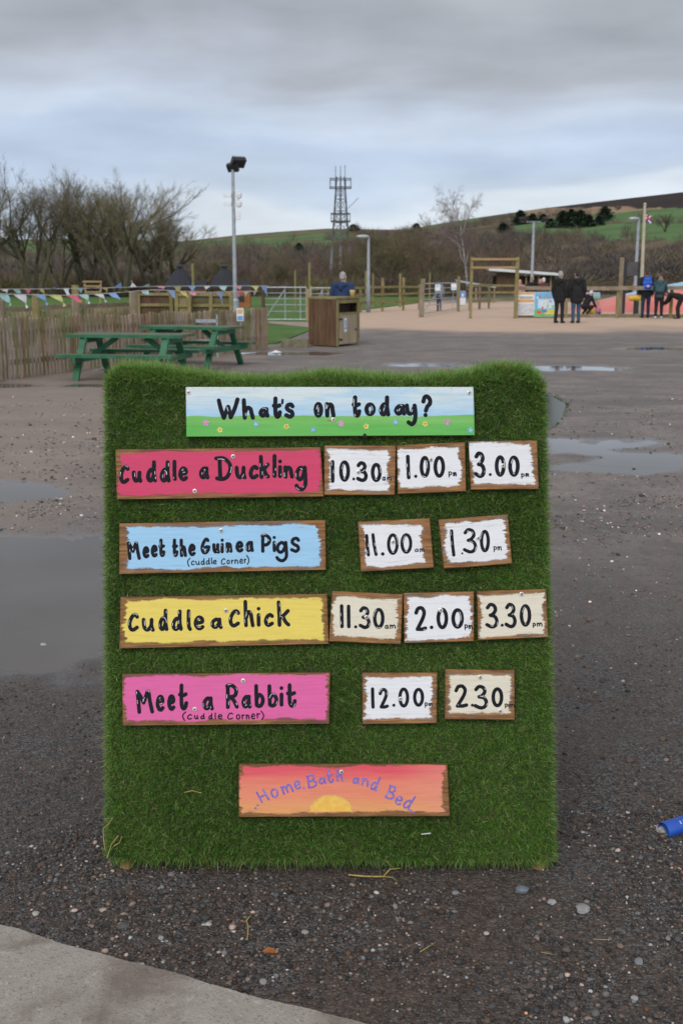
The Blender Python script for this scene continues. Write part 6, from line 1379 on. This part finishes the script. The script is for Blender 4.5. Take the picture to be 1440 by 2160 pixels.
def people():
    person(1177, 682, None, 572, 'woman with grey hair in a black coat and leggings standing beside the man in jeans', -38, 'stand', (.012, .012, .013), (.014, .014, .016), (.42, .40, .38), .12, (.02, .02, .02), hood=True, girth=.98)
    o = person(1213, 682, None, 571, 'man in a black hooded coat and blue jeans seen from behind', 8, 'stand', (.014, .014, .015), (.045, .085, .15), (.03, .028, .028), .14, (.03, .027, .022), hood=True, girth=1.12)
    q = person(1359, 671, None, 569, 'man in navy clothes wearing a bright blue rucksack in front of the jumping pillow', -6, 'stand', (.014, .017, .028), (.022, .030, .058), (.06, .04, .03), .05, (.012, .012, .014), girth=1.0)
    o, k, U, hd, rot, c_ = q
    b = MB(); 
    for z, w, d in ((1.13, .15, .10), (1.28, .155, .105), (1.40, .12, .08)): b.caps(Vector((-w+.07, -.17-d*.4, z))*k, Vector((w-.07, -.17-d*.4, z))*k, .10*k, .10*k)
    bag = empty('rucksack', o.location, o.rotation_euler[2], 'bright blue rucksack worn on the back of the man in navy', 'rucksack')
    solid('bag_body', b, cloth((.035, .13, .62), 'bag'), bag)
    b = MB(); b.caps(Vector((-.06, -.325, 1.16))*k, Vector((.06, -.325, 1.16))*k, .055*k, .055*k); solid('front_pocket', b, cloth((.05, .17, .66), 'bag2'), bag)
    for s in (-1, 1):
        b = MB(); b.tube([Vector((s*.10, -.16, 1.46))*k, Vector((s*.115, -.02, 1.535))*k, Vector((s*.125, .125, 1.42))*k, Vector((s*.13, .13, 1.25))*k, Vector((s*.14, -.10, 1.08))*k], .022*k, 6); b.build('strap', cloth((.03, .11, .5), 'strap'), bag, True)
    b = MB(); b.lathe([(.045*k, 0), (.035*k, .004)], (0, 0, 0), 14); e = b.build('round_badge', mat('badge_orange', (.65, .25, .10), (.65, .6, .55), 30, .6), bag); e.location = Vector((0, -.385, 1.17))*k; e.rotation_euler = (R(90), 0, 0)
    person(1391, 664, 44.35, 582, 'person in a teal jacket and dark trousers leaning forward on the play area rail', -18, 'lean', (.035, .09, .105), (.014, .014, .017), (.30, .19, .11), .0, (.55, .55, .56), height=1.72, hood=True)
    person(1432, 667, 44.3, 625, 'person all in black bending right down at the right edge of the photo', 60, 'bend', (.012, .012, .013), (.014, .014, .015), (.04, .035, .03), 0, (.02, .02, .02), height=1.52)
    person(722, 700, BC.y+1.75, 574, 'older balding man in a blue jacket behind the timber bin', -22, 'stand', (.022, .045, .125), (.03, .03, .035), (.42, .40, .38), 0, (.02, .02, .02), hood=True, girth=1.18)
    person(926, 657, None, 592, 'person in a grey hooded top and navy trousers behind the open steel gate', 20, 'stand', (.24, .27, .31), (.025, .035, .075), (.06, .05, .05), 0, (.03, .03, .03), hood=True)
    person(1096, 600, 51.0, 590, 'child with fair hair in a pink top behind the white notice board', 160, 'stand', (.55, .30, .27), (.03, .03, .04), (.50, .30, .16), 0, hairstyle='long')
    person(1122, 600, 50.2, 584, 'person in a black coat with a tan fur hood behind the painted board', 0, 'stand', (.013, .013, .015), (.02, .02, .02), (.34, .25, .17), 0, hood=True, girth=1.12)
    person(1138, 600, 51.2, 588, 'child in a purple coat between the fur hood and the white hat', 190, 'stand', (.15, .05, .16), (.02, .02, .03), (.25, .16, .10), 0, hairstyle='long')
    person(1146, 600, 50.0, 586, 'child in a white hat and dark red coat next to the child in purple', 10, 'stand', (.10, .03, .035), (.02, .02, .03), (.74, .73, .72), 0)
    person(1234, 661, 47.2, 625, 'crouching person in black with a white hood just right of the couple', -60, 'crouch', (.014, .014, .015), (.015, .015, .018), (.72, .72, .74), 0, (.6, .6, .6), height=1.55, hood=True)
    person(1262, 655, 49.0, 636, 'small dark haired child in a pink top sitting on the sand', 175, 'sit', (.62, .24, .30), (.10, .10, .16), (.035, .022, .02), 0, (.2, .2, .2), height=1.0)
    # toys and signs on the sand
    g = gp(1246, 657); b = MB(); b.lathe([(.20, 0), (.30, .25), (.33, .38), (.30, .38), (.24, .06)], (0, 0, 0), 18); ob = b.build('sand_bucket', mat('yellow_plastic', (.72, .48, .04), None, 4, .4), None, True, (at(1244, 650, 48.0).x, 48.0, 0)); ob.scale = (.7, .7, .62); tag(ob, 'round yellow plastic tub on the sand beside the sitting child', 'tub')
    g = at(1257, 623, 54); notice(1251, 617, 1264, 629, 54.5, 'small blue and green picture board above the sitting child', [('sky_panel', .04, .96, .4, .96, (.25, .50, .72)), ('green_strip', .04, .96, .04, .4, (.2, .5, .25))], 'picture_board')
    notice(1236, 617, 1245, 629, 54.0, 'small purple and white picture board left of the blue one', [('purple_panel', .1, .9, .1, .9, (.35, .12, .45)), ('white_mark', .3, .7, .3, .7, (.75, .75, .78))], 'picture_board')
    for px0, Y, lab in ((1257, 54.55, 'thin post carrying the blue and green picture board'), (1240, 54.05, 'thin post carrying the purple picture board')):
        p = at(px0, 629, Y); b = MB(); b.box((0, .03, p.z/2+.1), (.06, .04, p.z+.2)); tag(b.build('sign_post', TIMBER, None, False, (p.x, Y, 0)), lab, 'post')
    p = at(1339, 615, 46.6); t = empty('ride_on_toy', (p.x, 46.6, 0), 0, 'yellow plastic play shape behind the round top rail', 'toy'); b = MB(); b.caps((-.17, 0, .72), (.15, 0, .74), .10, .12); b.build('shell', mat('yellow_plastic', (.72, .48, .04)), t, True); b = MB(); b.lathe([(.12, 0), (.12, .03), (.05, .06), (.05, .64)], (0, 0, 0), 12); b.build('base', BLACK, t, True)
people()

# ------------------------------------------------------------------ small foreground things
def tube_end():
    a = gp(1397, 1769); a.z = .026; e = Vector((a.x+.72, a.y+.40, .030)); d = (e-a).normalized(); t = empty('plastic_tube', a, 0, 'bright blue plastic tube lying on the gravel at the right edge', 'tube')
    BP = mat('blue_plastic', (.020, .10, .50), (.015, .075, .40), 7, .42, spec=.5); o = Vector((0, 0, 0)); r_ = .0255
    b = MB(); b.tube([o+d*.0, o+d*.004, e-a], [r_*.93, r_, r_], 24, False); b.tube([e-a, o+d*.004, o], [r_*.86]*3, 24, False); b.build('tube_wall', BP, t, True)
    b = MB(); b.tube([o+d*.012, o+d*.02], r_*.85, 24); b.build('end_plug', mat('blue_plug', (.03, .12, .42), None, 9, .6), t)
    b = MB(); up = Vector((0, -.62, .78)); sd = d.cross(up).normalized(); up = sd.cross(d)
    for k, off in enumerate((.052, .066)):
        pts = [o+d*off+(up*math.cos(q)+sd*math.sin(q))*(r_+.0006) for q in (-.15, .05, .25)]; b.tube(pts, .0022, 5)
    b.build('worn_print', mat('worn_print', (.55, .58, .62), None, 60, .7), t)
tube_end()
single_stone(1393, 1760, .022, (.50, .47, .45), 'white angular stone touching the end of the blue tube', .7)
for px, py, s, c, lab in [(1100, 1890, .022, (.20, .23, .27), 'flat blue grey stone in front of the right end of the notice board'), (1228, 1929, .024, (.36, .34, .35), 'large pale grey stone on the gravel right of the notice board'), (1162, 1912, .014, (.46, .44, .43), 'white rounded stone at the end of a short row of pebbles'),
                          (262, 1963, .017, (.13, .13, .135), 'dark square stone beside the edge of the concrete slab'), (362, 1855, .012, (.26, .245, .235), 'round grey stone under the left end of the notice board'), (340, 1987, .010, (.48, .46, .44), 'pale stone lying between the slab and the dark square stone'), (440, 1961, .010, (.55, .53, .50), 'oblong white stone right of the dark square stone'),
                          (77, 1936, .012, (.50, .47, .43), 'cream stone just above the left end of the slab'), (218, 1928, .011, (.52, .42, .34), 'pinkish cream stone above the dark square stone'), (1025, 1977, .009, (.58, .56, .54), 'bright white stone in the gravel below the right end of the board'), (1345, 2036, .015, (.30, .30, .31), 'speckled grey stone at the lower right of the gravel'),
                          (1337, 2113, .011, (.48, .47, .47), 'pale round stone near the bottom right corner'), (643, 1976, .011, (.42, .41, .40), 'light stone in the gravel right of the fallen straw'), (92, 1355, .018, (.52, .50, .46), 'white stone showing above the big puddle on the left'),
                          (1336, 987, .022, (.06, .05, .045), 'dark stone poking out of the shallow puddle on the right'), (555, 2079, .012, (.40, .38, .37), 'pale stone just below the orange leaf'), (1228, 1763, .008, (.5, .48, .46), 'small white stone right of the notice board')]:
    single_stone(px, py, s, c, lab)
def leaf():
    g = gp(570, 2028); b = MB(); n = 10; vs = []
    for i in range(n+1):
        f = i/n; w = .011*math.sin(math.pi*f)**.7
        for s in (-1, 0, 1): vs.append(((f-.5)*.038, s*w, .004+.006*math.cos((f-.4)*3)+abs(s)*.004))
    b.add(vs, [(i*3+j, i*3+3+j, i*3+4+j, i*3+1+j) for i in range(n) for j in (0, 1)]); o = b.build('fallen_leaf', mat('orange_leaf', (.42, .15, .03), (.26, .085, .02), 120, .6), None, True, (g.x, g.y, float(ground_z(g.x, g.y))+.006)); o.rotation_euler = (0, 0, .1); tag(o, 'curled orange brown leaf on the gravel in front of the board', 'leaf')
    STR = mat('straw', (.42, .33, .10), (.28, .21, .06), 50, .8)
    def straw(pts, label, r_=.0013):
        P = [gp(x, y) for x, y in pts]; z = [float(ground_z(p.x, p.y))+.006+.003*(i % 2) for i, p in enumerate(P)]; b = MB(); b.tube([(p.x, p.y, q) for p, q in zip(P, z)], [r_]*(len(P)-1)+[r_*.4], 5); tag(b.build('straw', STR), label, 'straw')
    straw([(522, 1995), (524, 1970), (520, 1955), (530, 1945)], 'short bent straw on the gravel under the middle of the board', .002)
    straw([(735, 1856), (770, 1862), (808, 1858), (822, 1846), (845, 1843)], 'yellow flattened straw lying just under the bottom edge of the board', .0026)
    straw([(808, 1858), (826, 1862), (838, 1870)], 'thin straw end crossing the yellow flattened straw', .0015)
    straw([(885, 2020), (902, 2012), (918, 2000)], 'tiny pale straw in the middle of the gravel', .0012)
    straw([(1250, 1990), (1272, 1994), (1290, 1992)], 'short straw right of the large pale grey stone', .0012)
    straw([(1140, 2020), (1165, 2026)], 'straw fragment near the white stones on the right', .0012)
    inv = BM
    for pts, lab in (([(222, 1792), (219, 1770), (218, 1748), (230, 1738), (238, 1724)], 'dead grass stem'), ([(226, 1810), (236, 1780), (250, 1762)], 'dead grass stem'), ([(240, 1785), (252, 1778), (258, 1764)], 'dead grass stem')):
        P = [(*uv(x, y, .022), .022) for x, y in pts]; b = MB(); b.tube(P, .0013, 5); o = b.build('dead_stem', STR, board)
    P = [uv(888, 1760, .024), uv(908, 1758, .024)]; b = MB(); b.tube([(*P[0], .022), (*P[1], .022)], .002, 5); b.build('white_fleck', mat('fleck', (.6, .6, .55), None, 9, .7), board)
    P = [uv(388, 1672, .024), uv(405, 1668, .024), uv(425, 1673, .024)]; b = MB(); b.tube([(*p, .022) for p in P], .0013, 5); b.build('dead_stem', STR, board)
leaf()
